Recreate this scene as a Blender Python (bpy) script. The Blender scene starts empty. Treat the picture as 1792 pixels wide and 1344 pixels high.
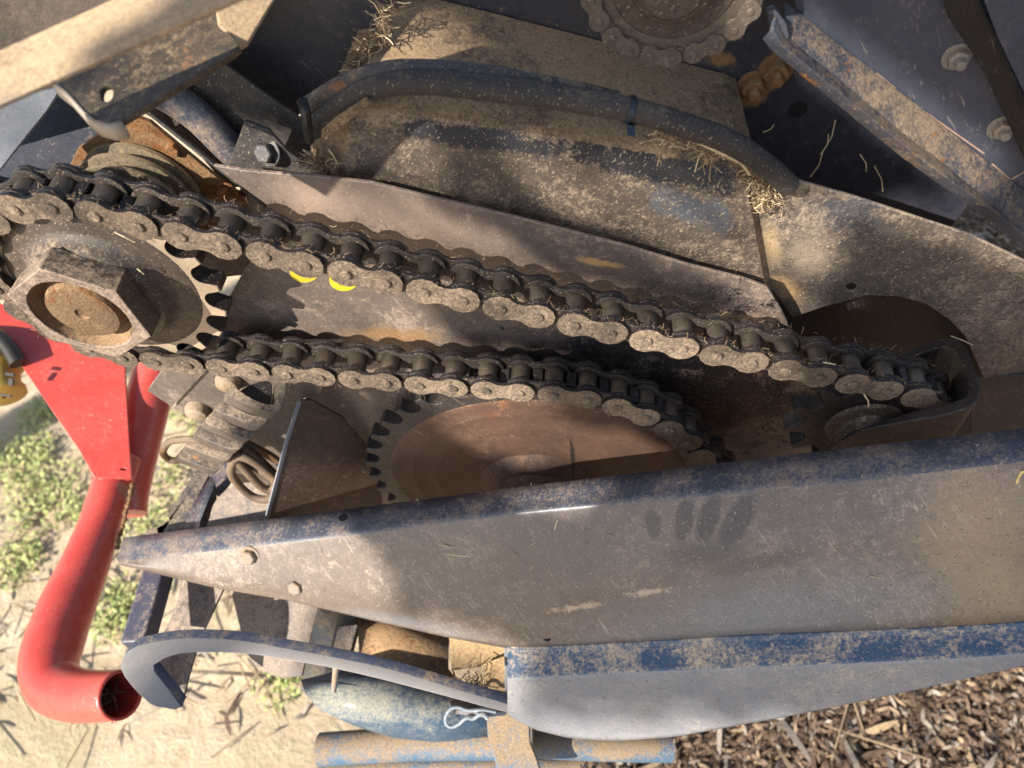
import bpy, bmesh, math, random
from mathutils import Vector, Matrix, Euler
from mathutils.geometry import tessellate_polygon
random.seed(7)
SC = bpy.context.scene
COL = SC.collection
# ---------------------------------------------------------------- camera (millimetres in the code, metres in the scene)
S = 0.001
CAM = Vector((81.404, -338.722, 467.416))
RW = Matrix(((0.99020223, 0.0, 0.13964078), (0.08194002, 0.8097381, -0.5810422), (-0.11307246, 0.58679145, 0.80180447)))
FP = 1346.0
cd = bpy.data.cameras.new('camera')
cam = bpy.data.objects.new('camera', cd)
COL.objects.link(cam)
cam.matrix_world = Matrix.Translation(CAM*S) @ RW.to_4x4()
cd.sensor_width = 36.0
cd.lens = 36.0*FP/1792.0
cd.clip_start = 0.01
cd.clip_end = 200
cd.dof.use_dof = True
cd.dof.focus_distance = 0.56
cd.dof.aperture_fstop = 7.0
SC.camera = cam
# ---------------------------------------------------------------- sky, sun, exposure
SUN_DIR = Vector((-0.50, -0.62, 0.60)).normalized()       # towards the sun
w = bpy.data.worlds.new('World'); SC.world = w
w.use_nodes = True
nt = w.node_tree
sky = nt.nodes.new('ShaderNodeTexSky')
sky.sky_type = 'NISHITA'; sky.sun_disc = False
sky.sun_elevation = math.asin(SUN_DIR.z)
sky.sun_rotation = math.atan2(SUN_DIR.x, SUN_DIR.y)
hz = nt.nodes.new('ShaderNodeHueSaturation'); hz.inputs['Saturation'].default_value = .85
nt.links.new(sky.outputs['Color'], hz.inputs['Color']); nt.links.new(hz.outputs[0], nt.nodes['Background'].inputs['Color'])
nt.nodes['Background'].inputs['Strength'].default_value = 0.10
sd = bpy.data.lights.new('sun', 'SUN')
sd.energy = 5.0; sd.angle = math.radians(0.53); sd.color = (1.0, 0.94, 0.85)
sun = bpy.data.objects.new('sun', sd); COL.objects.link(sun)
sun.rotation_euler = SUN_DIR.to_track_quat('Z', 'Y').to_euler()
SC.view_settings.view_transform = 'Standard'
SC.view_settings.look = 'None'
SC.view_settings.exposure = 1.0
SC.view_settings.gamma = 1.0
SC.render.engine = 'CYCLES'
SC.cycles.max_bounces = 6

# ---------------------------------------------------------------- geometry helpers
def ray(px, py):
    return RW @ Vector(((px-896)/FP, -(py-672)/FP, -1.0))
def V(px, py, y):            # the point seen at a pixel on the upright plane at depth y
    d = ray(px, py); return CAM + d*((y-CAM.y)/d.y)
def H(px, py, z):            # ... on the level plane at height z
    d = ray(px, py); return CAM + d*((z-CAM.z)/d.z)
def D(px, py, z):            # ... at a distance from the lens
    return CAM + ray(px, py)*z
def PL(px, py, pl):          # ... on a general plane
    p0, n = pl; d = ray(px, py); return CAM + d*(n.dot(p0-CAM)/n.dot(d))
def plane3(a, b, c):
    n = (b-a).cross(c-a).normalized()
    if n.dot(CAM-a) < 0: n = -n
    return (a, n)
YP = lambda y: (Vector((0, y, 0)), Vector((0, -1, 0)))

class MB:
    def __init__(s): s.v = []; s.f = []; s.mi = []; s.cur = 0
    def add(s, vs, fs):
        o = len(s.v); s.v += [Vector(v) for v in vs]
        for f in fs: s.f.append([i+o for i in f]); s.mi.append(s.cur)
    def build(s, name, mats, parent=None, smooth=False, bevel=0, seg=2, origin=None, solid=0, angle=35):
        if parent is not None: org = parent['_o']; org = Vector(org)
        elif origin is not None: org = Vector(origin)
        else:
            org = sum(s.v, Vector())/len(s.v)
            org.z = min(v.z for v in s.v)
        me = bpy.data.meshes.new(name)
        me.from_pydata([(v-org)*S for v in s.v], [], s.f)
        if not isinstance(mats, (list, tuple)): mats = [mats]
        for m in mats: me.materials.append(m)
        me.polygons.foreach_set('material_index', [min(i, len(mats)-1) for i in s.mi])
        me.update()
        bm = bmesh.new(); bm.from_mesh(me)
        bmesh.ops.recalc_face_normals(bm, faces=bm.faces) if not solid else None
        if smooth or bevel:
            for f in bm.faces: f.smooth = True
            a = math.radians(angle)
            for e in bm.edges:
                if len(e.link_faces) == 2 and e.calc_face_angle(0) > a: e.smooth = False
        bm.to_mesh(me); bm.free()
        o = bpy.data.objects.new(name, me); COL.objects.link(o)
        if parent is not None: o.parent = parent
        else: o.location = org*S
        o['_o'] = tuple(org)
        if solid:
            m = o.modifiers.new('solid', 'SOLIDIFY'); m.thickness = solid*S; m.offset = -1
        if bevel:
            m = o.modifiers.new('bevel', 'BEVEL'); m.width = bevel*S; m.segments = seg
            m.limit_method = 'ANGLE'; m.angle_limit = math.radians(angle)
            m.harden_normals = False
        return o
def tag(o, label=None, cat=None, group=None, kind=None):
    if label: o['label'] = label
    if cat: o['category'] = cat
    if group: o['group'] = group
    if kind: o['kind'] = kind
    return o
def thing(name, loc, label, cat, group=None):
    o = bpy.data.objects.new(name, None); COL.objects.link(o)
    o.location = Vector(loc)*S; o['_o'] = tuple(loc)
    o.empty_display_size = 0.02
    return tag(o, label, cat, group)

def frame(n):
    n = Vector(n).normalized()
    a = Vector((0, 0, 1)) if abs(n.z) < .9 else Vector((1, 0, 0))
    u = n.cross(a).normalized(); return u, n.cross(u).normalized(), n
def slab(mb, loops, off, face_mi=None):
    """polygon with optional holes (3d loops), extruded by the vector off"""
    tris = tessellate_polygon(loops)
    flat = [p for l in loops for p in l]; n = len(flat)
    base = len(mb.v)
    mb.v += [Vector(p) for p in flat] + [Vector(p)+off for p in flat]
    for t in tris:
        mb.f.append([base+i for i in t]); mb.mi.append(mb.cur if face_mi is None else face_mi)
        mb.f.append([base+n+i for i in reversed(t)]); mb.mi.append(mb.cur)
    k = 0
    for l in loops:
        m = len(l)
        for i in range(m):
            a, b = k+i, k+(i+1) % m
            mb.f.append([base+a, base+b, base+n+b, base+n+a]); mb.mi.append(mb.cur)
        k += m
def smooth_loop(pts, n=4, closed=True):
    """Catmull-Rom through pixel or 3d points"""
    out = []; m = len(pts)
    rng = range(m) if closed else range(m-1)
    for i in rng:
        if closed: p0, p1, p2, p3 = pts[i-1], pts[i], pts[(i+1) % m], pts[(i+2) % m]
        else: p0, p1, p2, p3 = pts[max(i-1, 0)], pts[i], pts[i+1], pts[min(i+2, m-1)]
        for k in range(n):
            t = k/n
            out.append(tuple(0.5*((2*b)+(-a+c)*t+(2*a-5*b+4*c-d)*t*t+(-a+3*b-3*c+d)*t**3) for a, b, c, d in zip(p0, p1, p2, p3)))
    if not closed: out.append(tuple(pts[-1]))
    return out
def px_circle(px, py, r, n=16, ry=None):
    ry = ry or r
    return [(px+r*math.cos(2*math.pi*i/n), py+ry*math.sin(2*math.pi*i/n)) for i in range(n)]
def plate(name, mat, pts, pl, th, parent=None, holes=(), bevel=.6, back=None, smooth_pts=0, **kw):
    if isinstance(pl, (int, float)): pl = YP(pl)
    if smooth_pts: pts = smooth_loop(pts, smooth_pts)
    loops = [[PL(x, y, pl) for x, y in pts]] + [[PL(x, y, pl) for x, y in h] for h in holes]
    off = back if back is not None else -pl[1]*th
    mb = MB(); 
    if isinstance(mat, (list, tuple)): mb.cur = 1; slab(mb, loops, off, face_mi=0)
    else: slab(mb, loops, off)
    return mb.build(name, mat, parent, bevel=bevel, **kw)
def loft(mb, rows, closed=False):
    m = len(rows[0]); o = len(mb.v)
    for r in rows: mb.v += [Vector(p) for p in r]
    for j in range(len(rows)-1):
        for i in range(m if closed else m-1):
            a = o+j*m+i; b = o+j*m+(i+1) % m
            mb.f.append([a, b, b+m, a+m]); mb.mi.append(mb.cur)
def tube(mb, pts, r, seg=14, closed=False, cap=True, sm=4, flat=None):
    P = [Vector(p) for p in pts]
    if sm: P = [Vector(p) for p in smooth_loop([tuple(p) for p in P], sm, closed)]
    n = len(P); rows = []; up = None
    for i in range(n):
        t = (P[(i+1) % n]-P[i-1]) if closed else (P[min(i+1, n-1)]-P[max(i-1, 0)])
        t.normalize()
        if up is None: u, v, _ = frame(t)
        else:
            u = (up-t*up.dot(t)).normalized(); v = t.cross(u)
        up = u
        rr = r(i/(n-1)) if callable(r) else r
        rows.append([P[i]+(u*math.cos(a)+v*math.sin(a))*rr for a in (2*math.pi*k/seg for k in range(seg))])
    if closed:
        # match the seam
        best = min(range(seg), key=lambda k: (rows[-1][0]-rows[0][k]).length)
        rows.append([rows[0][(k+best) % seg] for k in range(seg)])
    loft(mb, rows, True)
    if cap and not closed:
        o = len(mb.v); mb.v += rows[0]+rows[-1]
        mb.f.append(list(range(o+seg-1, o-1, -1))); mb.f.append(list(range(o+seg, o+2*seg))); mb.mi += [mb.cur]*2
def lathe(mb, c, ax, prof, seg=40):
    """prof: (distance along the axis, radius)"""
    u, v, n = frame(ax); c = Vector(c)
    loft(mb, [[c+n*h+(u*math.cos(a)+v*math.sin(a))*max(r, .01) for a in (2*math.pi*k/seg for k in range(seg))] for h, r in prof], True)
def boxb(mb, c, u, v, n, a, b, d):
    u, v, n = [Vector(x).normalized() for x in (u, v, n)]; c = Vector(c)
    vs = [c+u*(a*i)+v*(b*j)+n*(d*k) for k in (0, 1) for j in (-.5, .5) for i in (0, 1)]
    mb.add(vs, [(0, 1, 3, 2), (4, 6, 7, 5), (0, 4, 5, 1), (2, 3, 7, 6), (0, 2, 6, 4), (1, 5, 7, 3)])
def hexbolt(c, n, r, h, mat, parent, washer=True, rot=0, stud=0, matw=None, name='bolt'):
    u, v, n = frame(n); c = Vector(c)
    mb = MB()
    if washer: lathe(mb, c, n, [(0, r*1.36), (h*.18, r*1.36), (h*.2, r*1.25), (h*.2, .1)], 24)
    z0 = h*.2 if washer else 0
    ring = lambda z, rr: [c+n*z+(u*math.cos(a+rot)+v*math.sin(a+rot))*rr for a in (math.pi/3*k for k in range(6))]
    b = MB()
    loft(mb, [ring(z0, r), ring(h*.85, r), ring(h, r*.86), ring(h, .05)], True)
    if stud: lathe(mb, c, n, [(h, r*.5), (h+stud*.8, r*.5), (h+stud, r*.4), (h+stud, .05)], 16)
    return mb.build(name, mat, parent, bevel=.25, seg=1)

# ---------------------------------------------------------------- procedural materials
def N(nt, t, **kw):
    n = nt.nodes.new('ShaderNode'+t)
    for k, v in kw.items():
        if k in n.inputs: n.inputs[k].default_value = v
        else: setattr(n, k, v)
    return n
def mathn(nt, op, a, b=None, c=None, clamp=False):
    n = nt.nodes.new('ShaderNodeMath'); n.operation = op; n.use_clamp = clamp
    for i, x in enumerate((a, b, c)):
        if x is None: continue
        if isinstance(x, (int, float)): n.inputs[i].default_value = x
        else: nt.links.new(x, n.inputs[i])
    return n.outputs[0]
def noise(nt, vec, scale, detail=4, rough=.6, dist=0, stretch=None, rot=None):
    if stretch is not None:
        m = N(nt, 'Mapping', vector_type='TEXTURE'); nt.links.new(vec, m.inputs['Vector'])
        m.inputs['Scale'].default_value = tuple(1/x for x in stretch)
        if rot: m.inputs['Rotation'].default_value = Vector(rot).to_track_quat('Z', 'Y').to_euler()
        vec = m.outputs[0]
    n = N(nt, 'TexNoise'); nt.links.new(vec, n.inputs['Vector'])
    n.inputs['Scale'].default_value = scale; n.inputs['Detail'].default_value = detail
    n.inputs['Roughness'].default_value = rough; n.inputs['Distortion'].default_value = dist
    return n.outputs['Fac']
def ramp(nt, fac, lo, hi):
    m = N(nt, 'MapRange'); m.clamp = True
    nt.links.new(fac, m.inputs['Value'])
    m.inputs['From Min'].default_value = lo; m.inputs['From Max'].default_value = hi
    return m.outputs[0]
def mix(nt, fac, a, b):
    m = nt.nodes.new('ShaderNodeMix'); m.data_type = 'RGBA'
    if isinstance(fac, (int, float)): m.inputs[0].default_value = fac
    else: nt.links.new(fac, m.inputs[0])
    for i, x in ((6, a), (7, b)):
        if isinstance(x, tuple): m.inputs[i].default_value = (*x[:3], 1)
        else: nt.links.new(x, m.inputs[i])
    return m.outputs[2]
DUST = (.34, .25, .165); DUST2 = (.46, .34, .22); RUST = (.30, .115, .03); RUST2 = (.13, .05, .025)
def grime(name, base, base2=None, dust=.45, rust=.15, speck=.5, scratch=.3, rough=.42, metal=0., bump=.25, dustcol=DUST,
          rustcol=RUST, up=.25, blobs=(), scale=1., seed=0., coat=0., streak=(.5, .1, -.85), film=.25, vary=0.):
    m = bpy.data.materials.new(name); m.use_nodes = True
    nt = m.node_tree; bs = nt.nodes['Principled BSDF']
    g = N(nt, 'NewGeometry')
    off = N(nt, 'VectorMath', operation='ADD'); nt.links.new(g.outputs['Position'], off.inputs[0])
    off.inputs[1].default_value = (seed*1.37, seed*.71, seed*2.13)
    pos = off.outputs[0]
    big = noise(nt, pos, 9*scale, 6, .62, .3)
    mid = noise(nt, pos, 45*scale, 8, .72, .3)
    fine = noise(nt, pos, 420, 5, .75)
    grain = noise(nt, pos, 1600, 2, .6)
    chip = noise(nt, pos, 150*scale, 8, .68, .4)
    col = mix(nt, ramp(nt, big, .4, .62), base, base2 or tuple(c*1.35 for c in base))
    # thin dust film, thicker where surfaces look up
    sep = N(nt, 'SeparateXYZ'); nt.links.new(g.outputs['Normal'], sep.inputs[0])
    upz = ramp(nt, sep.outputs['Z'], .1, 1.)
    a = mathn(nt, 'MULTIPLY', big, .42); a = mathn(nt, 'MULTIPLY_ADD', mid, .30, a); a = mathn(nt, 'MULTIPLY_ADD', chip, .28, a)
    a = mathn(nt, 'MULTIPLY_ADD', fine, .25, a); a = mathn(nt, 'MULTIPLY_ADD', upz, up*.5, a)
    t = .96 - dust*.60
    dm = ramp(nt, a, t-.035, t+.075)
    dcol = mix(nt, ramp(nt, fine, .35, .7), tuple(c*.72 for c in dustcol), tuple(min(1, c*1.25) for c in dustcol))
    fl = mathn(nt, 'MULTIPLY', ramp(nt, mathn(nt, 'MULTIPLY_ADD', grain, .5, mathn(nt, 'MULTIPLY', chip, .5)), .42, .62), film*.75)
    col = mix(nt, fl, col, dcol)
    col = mix(nt, dm, col, dcol)
    rg = mathn(nt, 'MULTIPLY_ADD', dm, .38, rough)
    rg = mathn(nt, 'MULTIPLY_ADD', fine, .12, rg)
    # rust
    if rust > 0:
        rn = noise(nt, pos, 26*scale, 8, .72, .6)
        rr = mathn(nt, 'MULTIPLY_ADD', fine, .16, rn)
        t = .83 - rust*.42
        rm = ramp(nt, rr, t, t+.05)
        rc = mix(nt, ramp(nt, mathn(nt, 'MULTIPLY_ADD', grain, .5, mid), .55, .95), tuple(c*.45 for c in rustcol), rustcol)
        col = mix(nt, rm, col, rc)
        rg = mathn(nt, 'MAXIMUM', rg, mathn(nt, 'MULTIPLY', rm, .85))
    # local marks: paint laid bare, settled dirt, oil, some painted sun and shade
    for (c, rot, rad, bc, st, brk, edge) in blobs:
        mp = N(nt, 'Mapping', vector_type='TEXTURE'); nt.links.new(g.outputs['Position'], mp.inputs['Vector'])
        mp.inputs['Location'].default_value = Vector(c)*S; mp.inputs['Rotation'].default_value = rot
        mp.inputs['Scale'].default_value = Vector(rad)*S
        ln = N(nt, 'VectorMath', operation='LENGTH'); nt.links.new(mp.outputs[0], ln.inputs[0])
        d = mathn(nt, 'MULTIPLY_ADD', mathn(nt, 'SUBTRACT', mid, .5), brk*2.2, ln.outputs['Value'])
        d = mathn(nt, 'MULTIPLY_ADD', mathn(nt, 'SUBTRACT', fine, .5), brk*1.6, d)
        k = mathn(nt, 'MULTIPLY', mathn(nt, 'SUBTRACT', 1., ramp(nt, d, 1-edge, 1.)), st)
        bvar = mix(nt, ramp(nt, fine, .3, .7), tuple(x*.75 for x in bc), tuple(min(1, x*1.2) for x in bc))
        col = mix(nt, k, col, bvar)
    # chaff specks and dark pits
    if speck > 0:
        s1 = noise(nt, pos, 900, 1, .5, 0, (1, 1, .4), (.6, .1, .6))
        col = mix(nt, mathn(nt, 'MULTIPLY', ramp(nt, s1, .73-.06*speck, .76-.06*speck), .6*min(1, speck)), col, (.50, .39, .26))
        s2 = noise(nt, pos, 520, 2, .5)
        col = mix(nt, mathn(nt, 'MULTIPLY', ramp(nt, s2, .33+.04*speck, .28+.04*speck), .55), col, tuple(c*.4 for c in base))
    if scratch > 0:
        s3 = noise(nt, pos, 330, 3, .6, .6, (1, 1, .05), streak)
        s6 = noise(nt, pos, 60, 5, .6, .8, (1, 1, .22), streak)
        s5 = mathn(nt, 'MULTIPLY', ramp(nt, mathn(nt, 'ABSOLUTE', mathn(nt, 'SUBTRACT', s6, .5)), .007, .002), ramp(nt, chip, .48, .58))
        s4 = mathn(nt, 'MULTIPLY', mathn(nt, 'MAXIMUM', ramp(nt, s3, .66, .70), s5), ramp(nt, big, .42, .58))
        col = mix(nt, mathn(nt, 'MULTIPLY', s4, scratch), col, (.46, .38, .30))
    if vary:
        oi = N(nt, 'ObjectInfo'); hs_ = N(nt, 'HueSaturation'); nt.links.new(col, hs_.inputs['Color'])
        nt.links.new(mathn(nt, 'MULTIPLY_ADD', oi.outputs['Random'], vary, 1-vary*.6), hs_.inputs['Value']); col = hs_.outputs[0]
    nt.links.new(col, bs.inputs['Base Color'])
    nt.links.new(rg, bs.inputs['Roughness'])
    bs.inputs['Metallic'].default_value = metal
    bs.inputs['Coat Weight'].default_value = coat
    bs.inputs['Coat Roughness'].default_value = .25
    b1 = N(nt, 'Bump'); b1.inputs['Strength'].default_value = bump; b1.inputs['Distance'].default_value = .0011
    hgt = mathn(nt, 'MULTIPLY_ADD', mid, 1.2, mathn(nt, 'MULTIPLY', fine, .6)); hgt = mathn(nt, 'MULTIPLY_ADD', dm, .4, hgt)
    hgt = mathn(nt, 'MULTIPLY_ADD', grain, .22, hgt); hgt = mathn(nt, 'MULTIPLY_ADD', big, 2.2, hgt)
    nt.links.new(hgt, b1.inputs['Height']); nt.links.new(b1.outputs[0], bs.inputs['Normal'])
    return m
def blob(x1, y1, x2, y2, y, wid, col, st=1., brk=.5, edge=.5, depth=30):
    """an oval mark on an upright face between two seen points"""
    a, b = (V(x1, y1, y), V(x2, y2, y)) if not isinstance(y, tuple) else (PL(x1, y1, y), PL(x2, y2, y))
    d = b-a; L = d.length/2
    u = d.normalized(); n = Vector((0, -1, 0)) if not isinstance(y, tuple) else y[1]
    v = n.cross(u).normalized()
    R = Matrix((u, v, n)).transposed()
    return ((a+b)/2, R.to_euler(), (max(L, 1.), wid, depth), col, st, brk, edge)
def plain(name, col, rough=.5, metal=0., bump=0, bscale=200):
    m = bpy.data.materials.new(name); m.use_nodes = True
    nt = m.node_tree; bs = nt.nodes['Principled BSDF']
    g = N(nt, 'NewGeometry')
    n1 = noise(nt, g.outputs['Position'], bscale, 5, .65)
    c = mix(nt, ramp(nt, n1, .3, .7), tuple(x*.7 for x in col), tuple(min(1, x*1.2) for x in col))
    nt.links.new(c, bs.inputs['Base Color']); bs.inputs['Roughness'].default_value = rough; bs.inputs['Metallic'].default_value = metal
    if bump:
        b = N(nt, 'Bump'); b.inputs['Strength'].default_value = bump; b.inputs['Distance'].default_value = .001
        nt.links.new(n1, b.inputs['Height']); nt.links.new(b.outputs[0], bs.inputs['Normal'])
    return m

BLUE = (.035, .050, .085); DKBLUE = (.018, .024, .042); STEEL = (.16, .155, .155); BLK = (.012, .011, .012); BRN = (.085, .058, .042)
M = {}
M['grease'] = grime('black_grease', (.010, .009, .010), (.022, .017, .016), dust=.12, rust=.0, speck=.8, scratch=0, rough=.30, bump=.9, up=-.1, film=.12, dustcol=(.16, .11, .08))
M['link_face'] = grime('dusty_link_face', (.060, .046, .034), (.12, .09, .064), dust=.60, rust=.12, speck=1., scratch=.3, rough=.62, bump=1.1, dustcol=(.265, .192, .128), up=0, scale=2., vary=.6, film=.42)
M['roller'] = grime('worn_roller_steel', (.10, .082, .066), (.20, .165, .125), dust=.2, rust=0, speck=.2, scratch=.7, rough=.28, metal=.7, bump=.6, up=0, film=.1, scale=3., streak=(1.5, 0, .1))
M['dull_link'] = grime('greasy_inner_link', (.022, .018, .016), (.045, .035, .028), dust=.38, rust=.05, speck=.9, scratch=.1, rough=.38, bump=1., dustcol=(.20, .14, .095), film=.2, scale=2., vary=.3)
M['old_chain'] = grime('dull_brown_chain', (.075, .060, .050), (.12, .095, .075), dust=.45, rust=.1, speck=.7, scratch=.1, rough=.55, metal=.2, bump=.6)

def setp(o, **k):
    for a, b in k.items(): o[a] = b
    return o
# ================================================================= roller chain drive
def tangent(c1, r1, s1, c2, r2, s2):
    dx, dz = c2[0]-c1[0], c2[1]-c1[1]; L = math.hypot(dx, dz)
    al = math.atan2(dz, dx)+math.asin((r1*s1-r2*s2)/L)
    n = (math.sin(al), -math.cos(al))
    return (c1[0]+n[0]*r1*s1, c1[1]+n[1]*r1*s1), (c2[0]+n[0]*r2*s2, c2[1]+n[1]*r2*s2)
CL, RL = (-276, 107.5), 77.3
CI, RI = (271, -65), 53.1
CB, RB = (5, -171), 158.2
def chain_path(hx):
    CH = (hx, -330)
    cs = [(CL, RL, -1), (CI, RI, -1), (CH, 53.1, -1), (CB, RB, 1)]
    tg = [tangent(*cs[i], *cs[(i+1) % 4]) for i in range(4)]
    pts = []
    for i in range(4):
        a, b = tg[i]; n = max(2, int(math.hypot(b[0]-a[0], b[1]-a[1])/2))
        sag = (3.6, 0, 0, 2.6)[i]
        for k in range(n):
            t = k/n; pts.append((a[0]+(b[0]-a[0])*t, a[1]+(b[1]-a[1])*t-sag*4*t*(1-t)))
        c, r, s = cs[(i+1) % 4]
        a2 = tg[(i+1) % 4][0]
        t0 = math.atan2(b[1]-c[1], b[0]-c[0]); t1 = math.atan2(a2[1]-c[1], a2[0]-c[0])
        while s < 0 and t1 > t0: t1 -= 2*math.pi
        while s > 0 and t1 < t0: t1 += 2*math.pi
        n = max(2, int(abs(t1-t0)*r/2))
        for k in range(n):
            t = t0+(t1-t0)*k/n; pts.append((c[0]+r*math.cos(t), c[1]+r*math.sin(t)))
    cum = [0]
    for i in range(len(pts)):
        p, q = pts[i], pts[(i+1) % len(pts)]; cum.append(cum[-1]+math.hypot(q[0]-p[0], q[1]-p[1]))
    return pts, cum, CH
def near(pts, cum, q):
    i = min(range(len(pts)), key=lambda k: (pts[k][0]-q[0])**2+(pts[k][1]-q[1])**2); return cum[i]
def at(pts, cum, s):
    s %= cum[-1]
    lo, hi = 0, len(pts)-1
    while lo < hi:
        m = (lo+hi+1)//2
        if cum[m] <= s: lo = m
        else: hi = m-1
    p, q = pts[lo], pts[(lo+1) % len(pts)]; t = (s-cum[lo])/max(1e-9, cum[lo+1]-cum[lo])
    return (p[0]+(q[0]-p[0])*t, p[1]+(q[1]-p[1])*t)
best = None
for hx in range(262, 330, 1):
    pts, cum, CH = chain_path(hx)
    s0 = near(pts, cum, (-241, 177)); s1 = near(pts, cum, (-277, 30))
    L = (s1-s0) % cum[-1]
    for n in range(55, 95, 2):
        e = abs(L/n-25.86)
        if best is None or e < best[0]: best = (e, hx, n)
_, hx, nl = best
pts, cum, CH = chain_path(hx)
s0 = near(pts, cum, (-241, 177)); s1 = near(pts, cum, (-277, 30))
L = (s1-s0) % cum[-1]
pins = [at(pts, cum, s0+L*i/nl) for i in range(nl)] + [at(pts, cum, s1+(cum[-1]-L)*i/11) for i in range(11)]
print('chain pins', len(pins), 'pitch', L/nl, 'left', (cum[-1]-L)/11, 'hx', hx)

def link_outline(p, r, waist, n=9):
    out = []
    for k in range(n+1):
        a = math.radians(46)+math.radians(268)*k/n
        out.append((r*math.cos(a), r*math.sin(a)))
    out.append((p*.34, -waist-.8)); out.append((p*.5, -waist)); out.append((p*.66, -waist-.8))
    for k in range(n+1):
        a = math.radians(226)+math.radians(268)*k/n
        out.append((p+r*math.cos(a), r*math.sin(a)))
    out.append((p*.66, waist+.8)); out.append((p*.5, waist)); out.append((p*.34, waist+.8))
    return out
def link_mesh(name, p, r, waist, y0, y1, mats):
    mb = MB(); o = link_outline(p, r, waist)
    mb.cur = 1
    slab(mb, [[Vector((x, y0, z)) for x, z in o]], Vector((0, y1-y0, 0)), face_mi=0)
    ob = mb.build(name, mats, None, bevel=.7, seg=2, origin=(0, 0, 0))
    return ob
def cyl_mesh(name, prof, mats, seg=24):
    mb = MB(); lathe(mb, (0, 0, 0), (0, 1, 0), prof, seg)
    return mb.build(name, mats, None, smooth=True, origin=(0, 0, 0))
def make_chain(root, pins, pitch, k, mats, roll_mat, first_outer=True, closed=True):
    """k scales an 1 inch pitch chain"""
    P = pitch; org = Vector(root['_o'])
    face, edge, dull = mats
    protos = {
        'on': link_mesh('outer_link_plate', P, 12.2*k, 7.9*k, 0, 3.1*k, [face, edge]),
        'of': link_mesh('outer_link_plate', P, 12.2*k, 7.9*k, 25.7*k, 28.8*k, [dull, edge]),
        'in': link_mesh('inner_link_plate', P, 12*k, 8.3*k, 3.5*k, 6.6*k, [dull, edge]),
        'if': link_mesh('inner_link_plate', P, 12*k, 8.3*k, 22.2*k, 25.3*k, [dull, edge]),
        'ro': cyl_mesh('roller', [(6.8*k, .1), (6.8*k, 7.7*k), (7.6*k, 8.05*k), (14*k, 7.85*k), (21.2*k, 8.05*k), (22*k, 7.7*k), (22*k, .1)], roll_mat),
        'pi': cyl_mesh('link_pin', [(-1.9*k, .1), (-1.9*k, 3.1*k), (-1.3*k, 3.9*k), (0.3*k, 4.0*k), (29.5*k, 3.9*k), (30.2*k, 3.2*k), (30.2*k, .1)], [face])}
    used = set(); n = len(pins)
    def put(kind, loc, ang):
        o = protos[kind]
        if kind in used: o = o.copy(); COL.objects.link(o)
        used.add(kind)
        o.parent = root; o.location = (Vector(loc)-org)*S
        o.rotation_euler = (0, -ang, 0)
    y = root['_o'][1]
    for i in range(n):
        a = pins[i]
        put('pi', (a[0], y, a[1]), random.uniform(-1, 1)); put('ro', (a[0], y, a[1]), random.uniform(-3, 3))
        if not closed and i == n-1: break
        b = pins[(i+1) % n]
        ang = math.atan2(b[1]-a[1], b[0]-a[0])
        outer = (i % 2 == 0) == first_outer
        jy = random.uniform(-.25, .25)
        for kd in (('on', 'of') if outer else ('in', 'if')): put(kd, (a[0], y+jy, a[1]), ang)
root = thing('roller_chain', (0, 0, 0), 'long greasy roller chain with dusty tan links running across the middle', 'chain')
M['bright_dust'] = M['link_face']
make_chain(root, pins, 25.75, 1.0, (M['link_face'], M['grease'], M['dull_link']), M['roller'])

def gear_outline(R, n, rr, tip, phase, ctr, y, tipw=.16):
    out = []; cx, cz = ctr
    for k in range(n):
        th = phase+2*math.pi*k/n
        sx, sz = cx+R*math.cos(th), cz+R*math.sin(th)
        for j in range(9):
            a2 = th+math.pi+math.radians(82)-math.radians(164)*j/8
            out.append(Vector((sx+rr*math.cos(a2), y, sz+rr*math.sin(a2))))
        out_t = th+math.pi/n
        for s in (-tipw, tipw):
            a = out_t+s*math.pi/n
            out.append(Vector((cx+(R+tip)*math.cos(a), y, cz+(R+tip)*math.sin(a))))
    return out
def phase_of(ctr, pin): return math.atan2(pin[1]-ctr[1], pin[0]-ctr[0])

M['sprocket'] = grime('brown_sprocket_steel', (.036, .026, .022), (.065, .044, .034), dust=.40, rust=.12, speck=.9, scratch=.25, rough=.5, bump=.6, rustcol=(.16, .07, .035))
M['tooth_edge'] = grime('polished_tooth_edge', (.36, .275, .19), (.46, .36, .25), dust=.25, rust=0, speck=.5, scratch=.6, rough=.35, metal=.2, bump=.4, film=.05)
M['nut'] = grime('dusty_nut_steel', (.085, .062, .048), (.14, .10, .075), dust=.52, rust=.16, speck=.7, scratch=.4, rough=.5, bump=.6, dustcol=(.36, .26, .19))
M['orange_dirt'] = grime('caked_orange_dirt', (.11, .065, .032), (.19, .115, .06), dust=.5, rust=.5, speck=.8, scratch=0, rough=.85, bump=1.6, dustcol=(.32, .20, .105))
# ---- drive sprocket, left
t = thing('drive_sprocket', (CL[0], 14, CL[1]), 'large brown sprocket with a big hexagon nut on its hub, at the left edge', 'sprocket')
mb = MB(); mb.cur = 1
slab(mb, [gear_outline(RL, 19, 8.3, 5.5, phase_of(CL, pins[0]), CL, 7.6, .24)], Vector((0, 13.6, 0)), face_mi=0)
mb.build('toothed_disc', [M['sprocket'], M['grease']], t, bevel=1.1, seg=2, angle=50)
mb = MB(); slab(mb, [gear_outline(RL, 19, 8.5, 4.6, phase_of(CL, pins[0]), CL, 7.2, .20), list(reversed([Vector((CL[0]+(64.5-1.2*math.cos((a*2*math.pi/152-phase_of(CL, pins[0]))*19))*math.cos(a*2*math.pi/152), 7.2, CL[1]+(64.5-1.2*math.cos((a*2*math.pi/152-phase_of(CL, pins[0]))*19))*math.sin(a*2*math.pi/152))) for a in range(152)]))], Vector((0, .8, 0)))
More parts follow.
